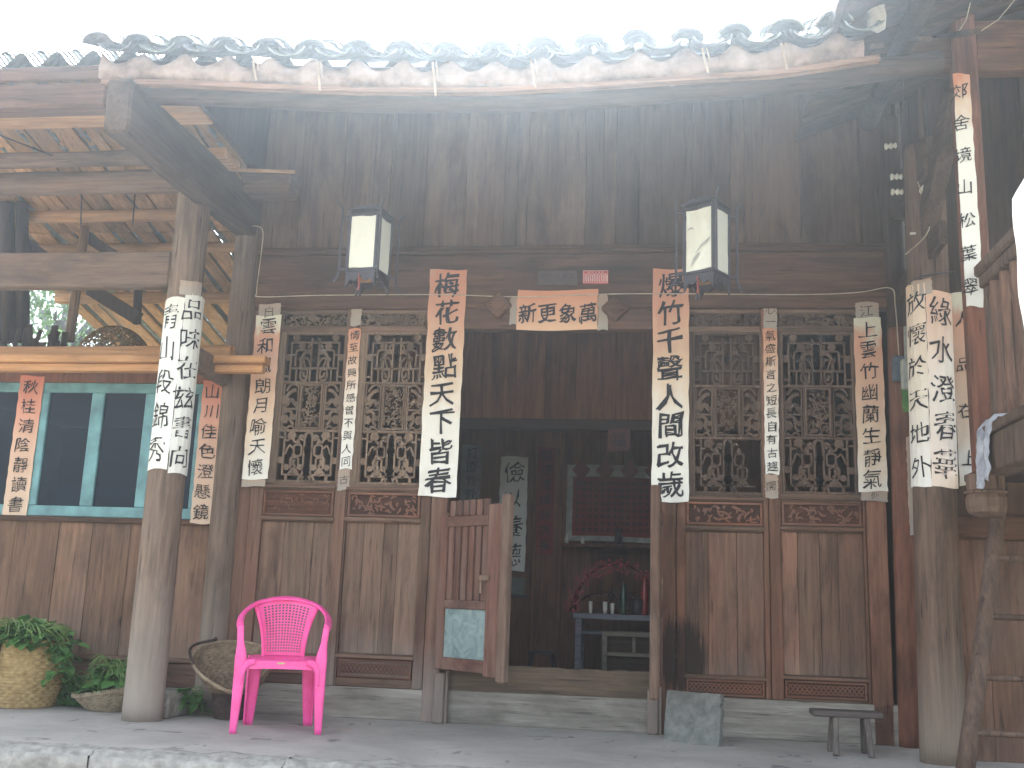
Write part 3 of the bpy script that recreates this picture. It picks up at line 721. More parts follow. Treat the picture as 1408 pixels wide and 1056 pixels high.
# ancestor poster: white border, red field with a grid of small characters
pc = thing('wall_poster', 'large red ancestral poster with rows of small characters and pale border', 'poster', tuple(Y(840, 740, 3.15)))
a = Y(779, 690, 3.15); b_ = Y(925, 690, 3.15); z1p = Y(840, 640, 3.15).z; z0p = Y(840, 745, 3.15).z
paper(plain('poster_border', (.30, .30, .26)), pc, flat(3.15), a.x, b_.x, z0p, z1p, name='border')
paper(P_redp, pc, flat(3.143), a.x + .06, b_.x - .04, z0p + .05, z1p - .12, name='red_field')
mb = MB()
for i in range(13):
    for j in range(8):
        glyph(mb, '天地君親師位福德清輝源流長'[(i * 3 + j * 5) % 13], lambda u, v_: Vector((u, 3.132, v_)), a.x + .11 + i * .062, z0p + .11 + j * .066, .045 if i != 7 else .07, .045, i * 9 + j, 0)
mb.build('lettering', M_ink, pc)
mb = MB()
for i in range(4):
    cx = a.x + .14 + i * .24; mb.add([(cx - .09, 3.14, z1p - .05), (cx, 3.14, z1p - .17), (cx + .09, 3.14, z1p - .05), (cx, 3.14, z1p + .06)], [(0, 1, 2, 3)])
mb.build('paper_diamond', P_redp if False else plain('red_diamond', (.15, .03, .03)), pc)
iscroll('dim red paper square with one character above the poster in the hall', '福', 836, 866, 590, 620, 1.57, plain('red_square', (.09, .025, .02)), 36, tall=1.0, cat='paper', name='paper_square')
# shelf line and altar
sh = Y(779, 748, 3.1); mb = MB(); mb.box((sh.x - .05, 2.95, sh.z - .03), (sh.x + 1.2, 3.14, sh.z), .004); tag(mb.build('wall_shelf', M_inn, loc=(sh.x, 3.0, sh.z)), 'brown shelf running under the red poster', 'shelf')
for i, (px, hgt, lab) in enumerate(((779, .10, 'small glass bottle at the left end of the shelf'), (801, .06, 'small cup near the left on the shelf'), (850, .17, 'dark tall vase standing on the shelf below the poster'))):
    q = Y(px, 745, 3.03); mb = MB(); r = .02 if i < 2 else .035
    mb.lathe((q.x, 3.03, sh.z + .001), [(r, 0), (r, hgt * .5), (r * .45, hgt * .7), (r * .4, hgt * .95), (r * .55, hgt)], 12)
    tag(mb.build('shelf_vessel', M_porc if i < 2 else M_black, smooth=True, loc=(q.x, 3.03, sh.z)), lab, 'vessel')
TY = 1.75; tz = Y(800, 843, TY).z; tx = Y(787, 880, TY).x
TB = thing('altar_table', 'grey blue wooden altar table standing inside the doorway', 'table', (tx + .4, TY + .25, .2))
M_tab = wood((.10, .10, .115), (.22, .22, .25), 'X')
mb = MB(); mb.box((tx, TY, tz - .045), (tx + 1.3, TY + .5, tz), .006); mb.build('tabletop', M_tab, TB)
zsh = Y(820, 868, TY).z; mb = MB(); mb.box((tx + .04, TY + .02, zsh - .03), (tx + 1.26, TY + .48, zsh), .004); mb.build('shelf', M_tab, TB)
for (lx, ly) in ((tx + .02, TY + .02), (tx + 1.2, TY + .02), (tx + .02, TY + .43), (tx + 1.2, TY + .43)):
    mb = MB(); mb.box((lx, ly, .2), (lx + .055, ly + .055, tz - .046), .004); mb.build('leg', M_tab, TB)
CB = thing('low_cabinet', 'pale wooden cabinet with glazed front standing before the altar table', 'cabinet', (tx + .5, TY - .3, .2))
c0 = Y(828, 868, TY - .35); mb = MB(); cz = c0.z; M_cab = wood((.20, .17, .13), (.36, .32, .26), 'X')
mb.box((c0.x, TY - .35, cz - .035), (c0.x + .9, TY - .05, cz), .004); mb.box((c0.x, TY - .34, .2), (c0.x + .04, TY - .05, cz - .036), .003); mb.build('carcass', M_cab, CB)
mb = MB(); mb.box((c0.x + .041, TY - .34, cz - .19), (c0.x + .9, TY - .31, cz - .16), .003); mb.box((c0.x + .24, TY - .34, cz - .158), (c0.x + .27, TY - .31, cz - .037), .003); mb.build('front_rail', M_cab, CB)
mb = MB(); mb.box((c0.x + .041, TY - .29, .2), (c0.x + .9, TY - .28, cz - .04)); mb.build('back_panel', M_dark, CB)
# red sequinned cloth draped over a frame on the table
mt, t, b = nodes('red_tinsel'); v, rn, _ = position(t, (1, 1, 1), 0); n1 = noise_(t, v, 90, 2, .5)
t.links.new(ramp(t, n1, [(.45, (.22, .01, .02)), (.62, (.45, .04, .07)), (.70, (.7, .3, .3))]), b.inputs['Base Color']); b.inputs['Roughness'].default_value = .35
M_tinsel = mt
q = Y(848, 842, TY + .25); mb = MB()
def drape(a_, b2):
    th = math.pi * a_; r = .33 - .02 * b2; wv = .02 * noise.noise(Vector((a_ * 14, b2 * 4, 2)))
    return (q.x - (r + wv) * math.cos(th) * (1.15), TY + .12 + .26 * b2, tz + .005 + (.42 + wv) * math.sin(th) ** .9)
mb.grid(drape, 36, 8)
for i in range(260):
    th = random.uniform(0, math.pi); r = random.uniform(.29, .40); x_ = q.x - r * 1.1 * math.cos(th); z_ = tz + .01 + r * 1.15 * math.sin(th); yy = TY + random.uniform(.06, .14); s2 = .009
    mb.add([(x_ - s2, yy, z_ - s2), (x_ + s2, yy + .003, z_ - s2), (x_, yy, z_ + s2 * 1.4)], [(0, 1, 2)])
tag(mb.build('tinsel_cloth', M_tinsel, loc=(q.x, TY + .2, tz)), 'red glittering cloth arched over the things on the altar table', 'cloth')
mb = MB(); 
mb.grid(lambda a_, b2: (q.x - .42 + .42 * a_, TY + .10 + .3 * b2, tz + .006 + .17 * math.sin(a_ * math.pi * .75) + .012 * noise.noise(Vector((a_ * 9, b2 * 9, 0)))), 16, 8)
tag(mb.build('mauve_cloth', plain('mauve_cloth', (.16, .08, .14), .9), loc=(q.x - .2, TY + .2, tz)), 'mauve cloth heap at the left end of the altar table', 'cloth')
vess = [(812, .10, .016, M_porc, 'small clear cup leftmost on the altar table'), (832, .10, .02, M_porc, 'pale cup second from left on the altar table'), (842, .09, .018, M_porc, 'pale tumbler between the cups and green bottle'), (857, .27, .028, plain('green_glass', (.03, .07, .04), .15, .6), 'dark green bottle standing on the altar table'), (876, .13, .05, M_black, 'black pot at the right on the altar table'), (886, .33, .03, plain('red_label_bottle', (.25, .02, .02), .2, .6), 'tall bottle with red label beside the right half door')]
for (px, hgt, r, mat_, lab) in vess:
    q2 = Y(px, 842, TY + .06); mb = MB()
    prof = [(r * .9, 0), (r, .01), (r, hgt * .62), (r * .5, hgt * .78), (r * .38, hgt * .97), (r * .5, hgt)] if hgt > .2 else [(r * .8, 0), (r, hgt * .4), (r * 1.05, hgt)]
    mb.lathe((q2.x, TY + .06, tz + .001), prof, 14); tag(mb.build('bottle' if hgt > .2 else 'cup', mat_, smooth=True, loc=(q2.x, TY + .06, tz)), lab, 'bottle' if hgt > .2 else 'cup')
mb = MB(); 
for k in range(60):
    a_ = random.uniform(0, 6.28); x_ = q.x + random.gauss(.05, .08); z_ = tz + random.uniform(.02, .2); mb.bar((x_, TY + .05, z_), (x_ + .08 * math.cos(a_), TY + .1 + random.uniform(-.04, .04), z_ + .07 * math.sin(a_)), .012, .006)
tag(mb.build('dark_clutter', M_black, kind=None, loc=(q.x, TY + .05, tz)), 'jumble of dark tools piled under the red cloth', 'clutter')
# plaque under the poster
q = Y(840, 763, 3.12); mb = MB(); mb.box((q.x - .13, 3.11, q.z - .07), (q.x + .15, 3.15, q.z + .05), .006); tag(mb.build('wall_plaque', M_dark, loc=(q.x, 3.12, q.z)), 'small dark plaque on the back wall between poster and red cloth', 'plaque')
# stool inside
sz = Y(745, 895, 2.3); ST = thing('stool', 'small dark stool standing in the shade by the back wall', 'stool', (sz.x, 2.3, .2))
mb = MB(); mb.box((sz.x - .11, 2.2, sz.z - .025), (sz.x + .11, 2.4, sz.z), .006); mb.build('seat', M_black, ST)
for sx in (-1, 1):
    for sy in (-1, 1):
        mb = MB(); mb.bar((sz.x + sx * .09, 2.3 + sy * .08, sz.z - .026), (sz.x + sx * .125, 2.3 + sy * .10, .2), .022, .022); mb.build('leg', M_black, ST)

# ---------------------------------------------------------------- porch framing and eave
EY = -1.97
def eave_z(x):      # hump tops, surveyed along the eave; the line sags in the middle and lifts at the ends
    pts = [(-6.5, 3.93), (-4, 3.90), (-3.35, 3.935), (-3.226, 3.975), (-2.7, 3.95), (-2.2, 3.91), (-1.7, 3.875), (-.9, 3.845), (-.3, 3.86), (.3, 3.885), (.7, 3.90), (1.2, 3.97), (1.9, 4.06)]
    for (a, za), (b2, zb) in zip(pts, pts[1:]):
        if x <= b2: return za + (zb - za) * max(0, (x - a) / (b2 - a))
    return pts[-1][1]
def pur_z(x): return eave_z(x) - .20 if x > -3.3 else 3.76
# big cantilever beams over the side bays
mb = MB(); mb.bar((-3.05, -2.03, 3.53), (-3.05, .12, 3.63), .16, .33, c=.015); mb.build('cantilever_beam', M_darkY, HALL)
mb = MB(); mb.bar((1.73, -1.0, 3.58), (1.73, .12, 3.66), .14, .27, c=.015); mb.build('cantilever_beam', M_darkY, HALL)
mb = MB(); mb.bar((-3.10, -.70, 2.375), (-3.10, .0, 2.37), .06, .165, c=.006); mb.build('tie_beam', M_greyX, HALL)
# pieces resting at the column head
mb = MB(); p = Y(282, 186, -.8); mb.box((p.x - .22, -.88, 3.735), (p.x + .20, -.62, 3.80), .008); mb.build('bracket_block', M_newX2, HALL)
mb = MB(); mb.box((-3.0, -.35, 3.70), (-2.62, -.12, 3.83), .01); mb.box((-3.02, -.36, 3.832), (-2.66, -.2, 3.86), .006); mb.build('bracket_block', M_rail, HALL)
mb = MB(); mb.bar((-3.05, -.5, 3.80), (-2.55, -.45, 3.795), .02, .02); mb.build('thin_pole', M_newX2, HALL)
# purlins under the porch roof
def purlin(y, z, r, x0, x1, mat, name='purlin', par=HALL, sag=.0):
    mb = MB(); n = 14; pts = [(x0 + (x1 - x0) * i / n, y, z(x0 + (x1 - x0) * i / n) if callable(z) else z - sag * math.sin(math.pi * i / n)) for i in range(n + 1)]
    mb.tube(pts, [r * (1 + .05 * math.sin(i * 1.7)) for i in range(n + 1)], 12); return mb.build(name, mat, par, smooth=True)
purlin(EY + .14, lambda x: eave_z(x) - .262, .062, -3.25, 1.55, M_dark)
purlin(-1.05, 4.14, .07, -3.3, 1.8, M_dark); purlin(-.2, 4.56, .07, -3.3, 1.8, M_dark)
# fascia: mortar band with humped top edge, plus a board below
mb = MB(); n = 260; vs = []; fs = []; PIT = .2625; X0h = -3.226
rnd = random.Random(5)
for i in range(n + 1):
    x = -3.22 + (1.12 + 3.22) * i / n; ez = eave_z(x)
    hump = .5 + .5 * math.cos((x - X0h) / PIT * 2 * math.pi)
    top = ez - .145 + .065 * hump ** 1.5 + .012 * noise.noise(Vector((x * 9, 0, 1))); bot = ez - .235 + .03 * noise.noise(Vector((x * 4, 0, 9))) + .016 * noise.noise(Vector((x * 23, 0, 9)))
    for k in range(6):
        s2 = k / 5; vs.append((x, EY - .005 - .014 * math.sin(s2 * 3.14) + .016 * noise.noise(Vector((x * 11, s2 * 3, 4))), bot + (top - bot) * s2))
    vs.append((x, EY + .09, top)); vs.append((x, EY + .09, bot))
for i in range(n):
    for k in range(7): fs.append((i * 8 + k, (i + 1) * 8 + k, (i + 1) * 8 + k + 1, i * 8 + k + 1))
    fs.append((i * 8 + 7, (i + 1) * 8 + 7, (i + 1) * 8, i * 8))
mb.add(vs, fs); ROOF = mb.build('roof', M_mortar, HALL, smooth=True)
mb = MB(); n = 40; pts = []
for i in range(n):
    xa = -3.2 + 4.4 * i / n; xb = xa + 4.4 / n
    mb.bar((xa, EY + .012, eave_z(xa) - .262), (xb, EY + .012, eave_z(xb) - .262), .05, .03)
mb.build('eave_board', wood((.12, .08, .06), (.30, .20, .15), 'X'), ROOF)
mb = MB()
for i in range(60):
    xa = -3.2 + 4.35 * i / 60; xb = xa + 4.35 / 60; mb.bar((xa, EY + .10, eave_z(xa) - .15), (xb, EY + .10, eave_z(xb) - .15), .02, .16)
mb.build('tile_batten', M_dark, ROOF)
for px in (352, 598, 733, 968, 440, 1076):        # bamboo ties hanging over the fascia
    x = xf(px, 110, EY); ez = eave_z(x); mb = MB(); l = random.uniform(.09, .19)
    mb.path([tuple(q) for q in smooth_curve([Vector((x - .01, ez - .11)), Vector((x, ez - .17)), Vector((x + .02, ez - .13 - l))], 5)], .012, EY - .045, EY - .040)
    mb.path([(x + .012, ez - .11), (x + .03, ez - .12 - l * .6)], .008, EY - .050, EY - .046)
    mb.build('bamboo_tie', M_hang, ROOF)
# tiles
SL = math.atan(.53)
def tile_mesh(cover):
    mb = MB(); n = 9; L = .24; r = .098 if cover else .112; th = .013; vs = []; fs = []
    for e in (0, 1):
        for k in range(n + 1):
            a = math.pi * (.06 + .88 * k / n)
            rr = r * (1 if e == 0 else .88)
            for q in (0, th):
                x = (rr - q) * math.cos(a); z = (rr - q) * math.sin(a) * (.72 if cover else .55)
                z = z if cover else -z
                vs.append((x, e * L, z + (0 if cover else .05)))
    m1 = (n + 1) * 2
    for k in range(n):
        a = k * 2; fs += [(a, a + 2, m1 + a + 2, m1 + a), (a + 1, m1 + a + 1, m1 + a + 3, a + 3), (a, a + 1, a + 3, a + 2), (m1 + a, m1 + a + 2, m1 + a + 3, m1 + a + 1)]
    fs += [(0, m1, m1 + 1, 1), (n * 2, n * 2 + 1, m1 + n * 2 + 1, m1 + n * 2)]
    me = bpy.data.meshes.new('cover_tile' if cover else 'pan_tile'); me.from_pydata(vs, [], fs)
    me.polygons.foreach_set('use_smooth', [True] * len(fs)); me.update(); me.set_sharp_from_angle(angle=R_(40)); return me
MT = {}
for cv in (True, False):
    for j, mt_ in enumerate((M_tile, M_tileg)):
        me = tile_mesh(cv); me.materials.append(mt_); MT[cv, j] = me
def put_tile(cv, p, slope, yaw, parent, rnd):
    o = bpy.data.objects.new('cover_tile' if cv else 'pan_tile', MT[cv, rnd.randrange(2)]); COL.objects.link(o); o.parent = parent
    o.location = p; o.rotation_euler = (slope + rnd.uniform(-.05, .03), rnd.uniform(-.06, .06), yaw + rnd.uniform(-.05, .05)); s2 = rnd.uniform(.95, 1.06); o.scale = (s2, 1, s2); return o
def tile_rows(x0, x1, zf_, rows, parent, y0=EY, step=.115, kind_from=None, seed=1, first=0):
    rnd = random.Random(seed); i0 = math.ceil((x0 - X0h) / PIT); i1 = math.floor((x1 - X0h) / PIT)
    for i in range(i0, i1 + 1):
        xc = X0h + i * PIT
        for j in range(rows):
            s_ = j * step
            dy, dz = s_ * math.cos(SL), s_ * math.sin(SL)
            put_tile(True, (xc + rnd.uniform(-.008, .008), y0 - .07 + dy, zf_(xc) - .066 + dz + rnd.uniform(-.006, .008)), SL - .05, 0, parent, rnd)
            put_tile(False, (xc + PIT / 2 + rnd.uniform(-.006, .006), y0 - .09 + dy, zf_(xc) - .105 + dz + rnd.uniform(-.005, .005)), SL - .05, 0, parent, rnd)
tile_rows(-3.3, 1.05, lambda x: eave_z(x) , 8, ROOF, seed=2)
# deck and the rest of the roof, out of sight of the porch: one corrugated sheet of tiles with stepped rows
def tile_field(x0, x1, ys, zfun, parent, name='tile_field', nrow=40, mat=M_tile):
    mb = MB(); nx = int((x1 - x0) / PIT * 10)
    for j in range(nrow):
        ya = ys[0] + (ys[1] - ys[0]) * j / nrow; yb = ys[0] + (ys[1] - ys[0]) * (j + 1.7) / nrow
        vs = []; fs = []
        for i in range(nx + 1):
            x = x0 + (x1 - x0) * i / nx; c_ = math.cos((x - X0h) / PIT * 2 * math.pi) * .055
            vs += [(x, ya, zfun(x, ya) + c_ + .012), (x, yb, zfun(x, yb) + c_ - .008)]
        for i in range(nx): fs.append((i * 2, i * 2 + 2, i * 2 + 3, i * 2 + 1))
        mb.add(vs, fs)
    return mb.build(name, mat, parent, kind='stuff')
def main_roof(x, y): return eave_z(x) - .09 + (y - EY) * .53
tile_field(-3.3, 1.2, (EY + 8 * .115 * math.cos(SL), 1.2), main_roof, ROOF)
tile_field(1.2, 4.4, (-.75, 1.2), main_roof, ROOF, nrow=24)
tile_field(-3.3, 3.0, (4.4, 1.2), lambda x, y: main_roof(x, 1.2) - (y - 1.2) * .55, ROOF)
mb = MB(); mb.grid(lambda a_, b2: (-3.3 + 4.5 * a_, EY + .05 + (1.2 - EY) * b2, main_roof(-3.3 + 4.5 * a_, EY + .05 + (1.2 - EY) * b2) - .09), 12, 10); mb.grid(lambda a_, b2: (1.2 + 3.2 * a_, -.8 + 2.0 * b2, main_roof(1.2, -.8 + 2 * b2) - .09), 6, 6); 
mb.grid(lambda a_, b2: (-3.3 + 6.3 * a_, 1.2 + 3.3 * b2, main_roof(0, 1.2) - .1 - 3.3 * b2 * .55), 12, 10); mb.build('roof_boarding', M_dark, ROOF)
for i in range(20):
    x = -3.05 + i * .25; mb = MB(); mb.bar((x, EY + .04, main_roof(x, EY + .04) - .10), (x, .6, main_roof(x, .6) - .11), .07, .025); mb.build('rafter', M_darkY, ROOF)
mb = MB(); mb.box((-3.3, 1.08, main_roof(0, 1.2) - .02), (3, 1.32, main_roof(0, 1.2) + .14), .02); mb.build('ridge', M_tile, ROOF)

mb = MB(); pg = [(-1.1, 4.12), (-1.1, 4.22), (1.2, 5.44), (3.3, 4.3), (3.3, 2.45), (.12, 2.45), (.12, 4.12)]
mb.add([(x_, a, b2) for x_ in (-3.16, -3.10) for a, b2 in pg], [tuple(range(7)), tuple(range(7, 14))[::-1]] + [(i, i + 7, (i + 1) % 7 + 7, (i + 1) % 7) for i in range(7)]); mb.build('gable_wall', M_darkZ, HALL)
# ---------------------------------------------------------------- left wing
WING = thing('side_wing', 'open timber wing with turquoise windows and a loft under its tiles', 'building', (-4.6, 0, 0))
WY = .03; wx1 = -3.13; wx0 = -6.1
zs = Y(150, 711, WY).z; zwt = Y(150, 527, WY).z; zdado = Y(150, 903, WY).z
board_row(wx0, wx1, zdado + .01, zs - .03, WY, WY + .04, .27, M_wingwall, WING, 'wall_board', .35)
mb = MB(); mb.box((wx0, WY - .02, zdado - .02), (wx1, WY + .03, zdado + .009), .004); mb.build('dado_rail', M_rail, WING)
mb = MB(); mb.box((wx0, WY, .14), (wx1, WY + .04, zdado - .021), .004); mb.build('skirting_board', M_rail, WING)
mb = MB(); mb.box((wx0, WY - .0, .001), (wx1, WY + .1, .139), .01); mb.build('foundation_stone', M_stone, WING)
mb = MB(); mb.box((wx0, WY - .03, zs - .045), (wx1, WY + .05, zs - .005), .006); mb.build('window_sill', M_lint, WING)
mb = MB(); mb.box((-3.20, -.60, .001), (-3.04, .02, .145), .012); mb.build('sill_stone', M_plinth, WING)
mb = MB(); mb.box((wx0, WY - .01, zwt + .002), (wx1, WY + .05, zwt + .16), .006); mb.build('window_lintel', M_red, WING)
WIN = None
fr = MB(); fr.box((wx0, WY - .005, zs - .004), (wx1 + .03, WY + .035, zs + .075), .005); fr.box((wx0, WY - .005, zwt - .075), (wx1 + .03, WY + .035, zwt), .005)
WIN = fr.build('window', M_turq, WING)
mull = [(-20, 14), (52, 17), (127, 20), (200, 16), (273, 15)]
xs_ = []
for (px, wpx) in mull:
    x = Y(px, 620, WY).x; xs_.append(x); mb = MB(); hw = wpx / 2 / 197; mb.box((x - hw, WY - .008, zs + .0755), (x + hw, WY + .034, zwt - .0755), .005); mb.build('mullion', M_turq, WIN)
for xx in (-5.2, -5.7): mb = MB(); mb.box((xx - .05, WY - .008, zs + .0755), (xx + .05, WY + .034, zwt - .0755), .005); mb.build('mullion', M_turq, WIN)
mt, t, b = nodes('window_glass'); b.inputs['Transmission Weight'].default_value = .9; b.inputs['Base Color'].default_value = (.13, .17, .23, 1); b.inputs['Roughness'].default_value = .05; b.inputs['IOR'].default_value = 1.18
M_glass = mt
xe = [-6.05] + [-5.7, -5.2] + xs_ + [wx1]
for a_, b2 in zip(xe, xe[1:]):
    mb = MB(); mb.box((a_ + .045, WY + .012, zs + .07), (b2 - .045, WY + .016, zwt - .07)); mb.build('pane', M_glass, WIN)
M_blue = plain('blue_sheet', (.03, .09, .20), .6, nz=.2, nsc=3)
mb = MB(); mb.box((-4.7, .5, zs), (-3.45, .52, zs + .27)); mb.box((-3.62, .4, zs), (-3.30, .42, zs + .9)); tag(mb.build('blue_board', M_blue, loc=(-4, .5, zs)), 'blue board standing behind the turquoise window', 'board')
mb = MB(); mb.box((wx0, 2.9, 0), (wx1, 2.95, 2.45)); mb.build('rear_wall', M_dark, WING)
mb = MB(); mb.box((wx0 - .03, WY + .05, 0), (wx0, 2.95, 2.45)); mb.build('gable_wall', M_wingwall, WING)
board_row(wx0, wx1, 2.452, 2.48, WY + .06, 2.9, .3, M_greyX, WING, 'loft_board')
# long timbers of the left bay
lw = X(280, 470, -3.10)
def log(label, p0, p1, r, mat_, r1=None):
    mb = MB(); n = 12; pts = [Vector(p0).lerp(Vector(p1), i / n) + Vector((0, 0, -.012 * math.sin(math.pi * i / n))) for i in range(n + 1)]
    mb.tube(pts, [r + ((r1 or r) - r) * i / n for i in range(n + 1)], 14); o = mb.build('log', mat_, smooth=True, loc=p0); o.data.set_sharp_from_angle(angle=R_(50)); return tag(o, label, 'log')
a0 = Y(0, 487, -.12); a1 = Y(322, 467, -.12)
log('fresh yellow fir log laid across above the turquoise windows', (-6.2, -.12, 2.52), (a1.x, -.12, 2.525), .062, M_newX)
mb = MB(); mb.box((-6.2, -.36, 2.40), (-2.69, -.24, 2.455), .008); mb.box((-6.2, -.32, 2.34), (-2.72, -.25, 2.3985), .006)
tag(mb.build('plank', M_newX, loc=(-4.5, -.3, 2.42)), 'fresh yellow plank under the log, its end sticking out before the leftmost couplet', 'plank')
for k, px in enumerate((45, 100, 165)):
    p_ = Y(px, 500, -.2); mb = MB(); mb.box((p_.x, -.22, 2.456), (p_.x + .08, .0, 2.47), .003); mb.build('spacer', M_dark, WING)
mb = MB(); mb.box((-6.2, -.76, 2.84), (-3.27, -.66, 3.095), .012); mb.build('tie_beam', M_greyX, WING)
purlin(-.62, 3.665, .085, -6.2, -3.2, M_greyX, par=WING); purlin(-.86, 3.74, .055, -6.2, -3.15, M_greyX, par=WING)
mb = MB(); mb.box((-6.2, -1.30, 3.93), (-2.96, -1.13, 3.95), .004); mb.build('plank', M_newX2, WING)
mb = MB(); mb.box((-6.2, -1.12, 3.932), (-2.97, -.95, 3.952), .004); mb.build('plank', M_newX2, WING)
mb = MB(); mb.box((-6.2, -1.36, 3.90), (-3.0, -1.305, 3.97), .006); mb.build('batten', M_greyX, WING)
mb = MB(); mb.box((-6.2, EY + .02, 3.575), (-3.18, EY + .16, 3.73), .012); mb.build('eave_purlin', M_lint, WING)
mb = MB(); mb.box((-6.2, EY - .005, 3.735), (-3.2, EY + .03, 3.82), .006); RW = mb.build('roof', M_lint, WING)
def wing_eave(x): return 3.90
tile_rows(-5.5, -3.4, wing_eave, 6, RW, seed=8)
RID = (-.9, 4.47)
def wroof(x, y): return (3.83 + (y - EY) * .60) if y < RID[0] else 4.25 - .20 * y
for i in range(14):
    x = -5.55 + i * .19; mb = MB(); mb.bar((x, EY + .05, 3.79), (x, -.95, 4.40), .12, .02); mb.build('rafter', M_raf, RW)
xr = -6.0; rr = random.Random(4)
while xr < -3.2:
    ww = rr.choice((.15, .17, .20, .24)); gap = rr.choice((.010, .014, .03, .05))
    for (ya, yb) in ((-.92, 1.25), (1.26, 4.6)):
        pass
        mb = MB(); mb.bar((xr, ya, wroof(0, ya) - .0), (xr, yb, wroof(0, yb) - .0), ww - (.04 if ya > 0 else 0), .022); mb.build('rafter', M_raf, RW)
    xr += ww + gap
tile_field(-6.0, -3.2, (4.8, -.9), lambda x, y: wroof(x, y) + .055, RW, nrow=34, mat=M_tileg)
tile_field(-5.6, -3.35, (EY + .75, -.9), lambda x, y: wroof(x, y) + .02, RW, nrow=6, mat=M_tileg, name='tile_field')
def rp(px, py): # point on the rear slope underside
    d = ray(px, py); tt = (4.25 - .06 - CAM.z - .2 * CAM.y) / (d.z + .2 * d.y); return CAM + d * tt
for (px, py, px2, r, m_) in ((40, 293, 230, .055, M_newX2), (150, 337, 230, .05, M_newX2), (300, 404, 330, .06, M_newX2)):
    q = rp(px, py); purlin(q.y, q.z - r * .7, r, -6.0, -3.15, m_, par=RW)
purlin(4.5, wroof(0, 4.5) - .06, .05, -6.0, -3.15, M_newX2, par=RW)
# posts and braces in the loft
def post(p0, p1, r, mat_, name='post', r1=None):
    mb = MB(); mb.tube([p0, Vector(p0).lerp(Vector(p1), .5), p1], [r, r * .97, r1 or r * .95], 12); return mb.build(name, mat_, WING, smooth=True)
post(Y(95, 470, .9), Y(117, 312, .9), .042, wood((.14, .095, .06), (.33, .24, .165), 'Z')); post(Y(188, 445, 1.6), Y(190, 395, 1.6), .04, M_darkZ)
mb = MB(); mb.bar(Y(118, 325, 1.0), Y(158, 352, 1.0), .06, .09); mb.build('brace', M_darkZ, WING); mb = MB(); mb.bar(Y(125, 398, 1.2), Y(190, 438, 1.2), .07, .12); mb.build('brace', M_darkZ, WING)
for (px, r) in ((8, .06), (28, .055), (-14, .07)):
    p0_ = Y(px + 4, 470, .7); p1_ = Y(px + 2, 280, .7); post(p0_, (p1_.x, .7, 4.06), r, M_darkZ)
mb = MB(); mb.bar(Y(0, 312, .8), Y(66, 360, .8), .06, .13); mb.build('brace', M_darkZ, WING); mb = MB(); mb.bar(Y(0, 345, .8), Y(50, 345, .8), .06, .03); mb.build('brace', M_darkZ, WING)
# jagged dark stored things in the loft
mb = MB(); rr = random.Random(2)
for k in range(26):
    q = Y(rr.uniform(-10, 78), 470, .5); h_ = rr.uniform(.15, .46); mb.bar((q.x, .5 + rr.uniform(-.1, .3), 2.481), (q.x + rr.uniform(-.08, .08), .6, 2.481 + h_), .05, .03)
o = tag(mb.build('firewood_heap', M_darkZ, loc=(-4.9, .5, 2.48)), 'dark heap of broken sticks lying in the loft at far left', 'firewood')
# thin rods / wires
for (p0, p1) in ((Y(113, 245, -.4), Y(111, 310, -.4)), (Y(186, 262, -.4), Y(182, 312, -.4)), (Y(0, 186, -1.4), Y(72, 214, -1.0))):
    mb = MB(); mb.tube([p0, p1], .006, 6); mb.build('hanging_wire', M_black, WING)

# loft basket: open hexagonal weave dome upside down
def weave_tubes(mb, fn, nu, nv, r):
    for k in range(nu):
        for sg in (1, -1):
            pts = [fn((k / nu + sg * j / nv * .25) % 1.0 if True else 0, j / nv) for j in range(nv + 1)]
            mb.tube(pts, r, 4, False)
BK = thing('loft_basket', 'openwork bamboo basket lying upside down in the loft', 'basket', tuple(Y(160, 462, .35)))
bc = Y(160, 466, .35); Rb = .30
mb = MB(); f_ = lambda u, v: Vector((bc.x + Rb * math.cos(u * 6.283) * math.cos(v * 1.35), .35 + Rb * math.sin(u * 6.283) * math.cos(v * 1.35), 2.50 + .35 * math.sin(v * 1.35)))
weave_tubes(mb, f_, 22, 10, .006)
mb.build('weave', wood((.12, .09, .05), (.27, .21, .13), 'X'), BK)
mb = MB()
for v_ in (0, .12, .4, .7): mb.tube([f_(i / 30, v_) for i in range(31)], .008, 5, False)
mb.build('hoop', wood((.12, .09, .05), (.27, .21, .13), 'X'), BK)

# ---------------------------------------------------------------- right wing
RWG = thing('balcony_wing', 'reddish timber wing with a turned balcony balustrade and a hanging post', 'building', (2.2, -.6, 0))
PY = -.55
board_row(1.80, 4.2, 0, 1.28, PY, PY + .04, .30, wood((.10, .062, .045), (.23, .15, .11), 'Z', (.16, .12, .10), .5, knots=True), RWG, 'wall_board', .3)
board_row(1.80, 4.2, 1.42, 2.75, PY, PY + .04, .28, M_upper, RWG, 'wall_board', .3)
board_row(1.80, 4.2, 2.751, 4.85, PY, PY + .04, .28, M_darkZ, RWG, 'wall_board', .3)
mb = MB(); mb.box((1.80, PY - .05, 1.281), (4.2, PY + .05, 1.419), .01); mb.build('wall_beam', M_lint, RWG)
for (ya, yb) in ((-.10, -.33), (-.335, -.56)):
    mb = MB(); mb.box((1.752, yb, 0), (1.79, ya, 2.9), .004); mb.build('return_board', M_red, RWG); mb = MB(); mb.box((1.752, yb, 2.901), (1.79, ya, 4.6), .004); mb.build('return_board', M_darkZ, RWG)
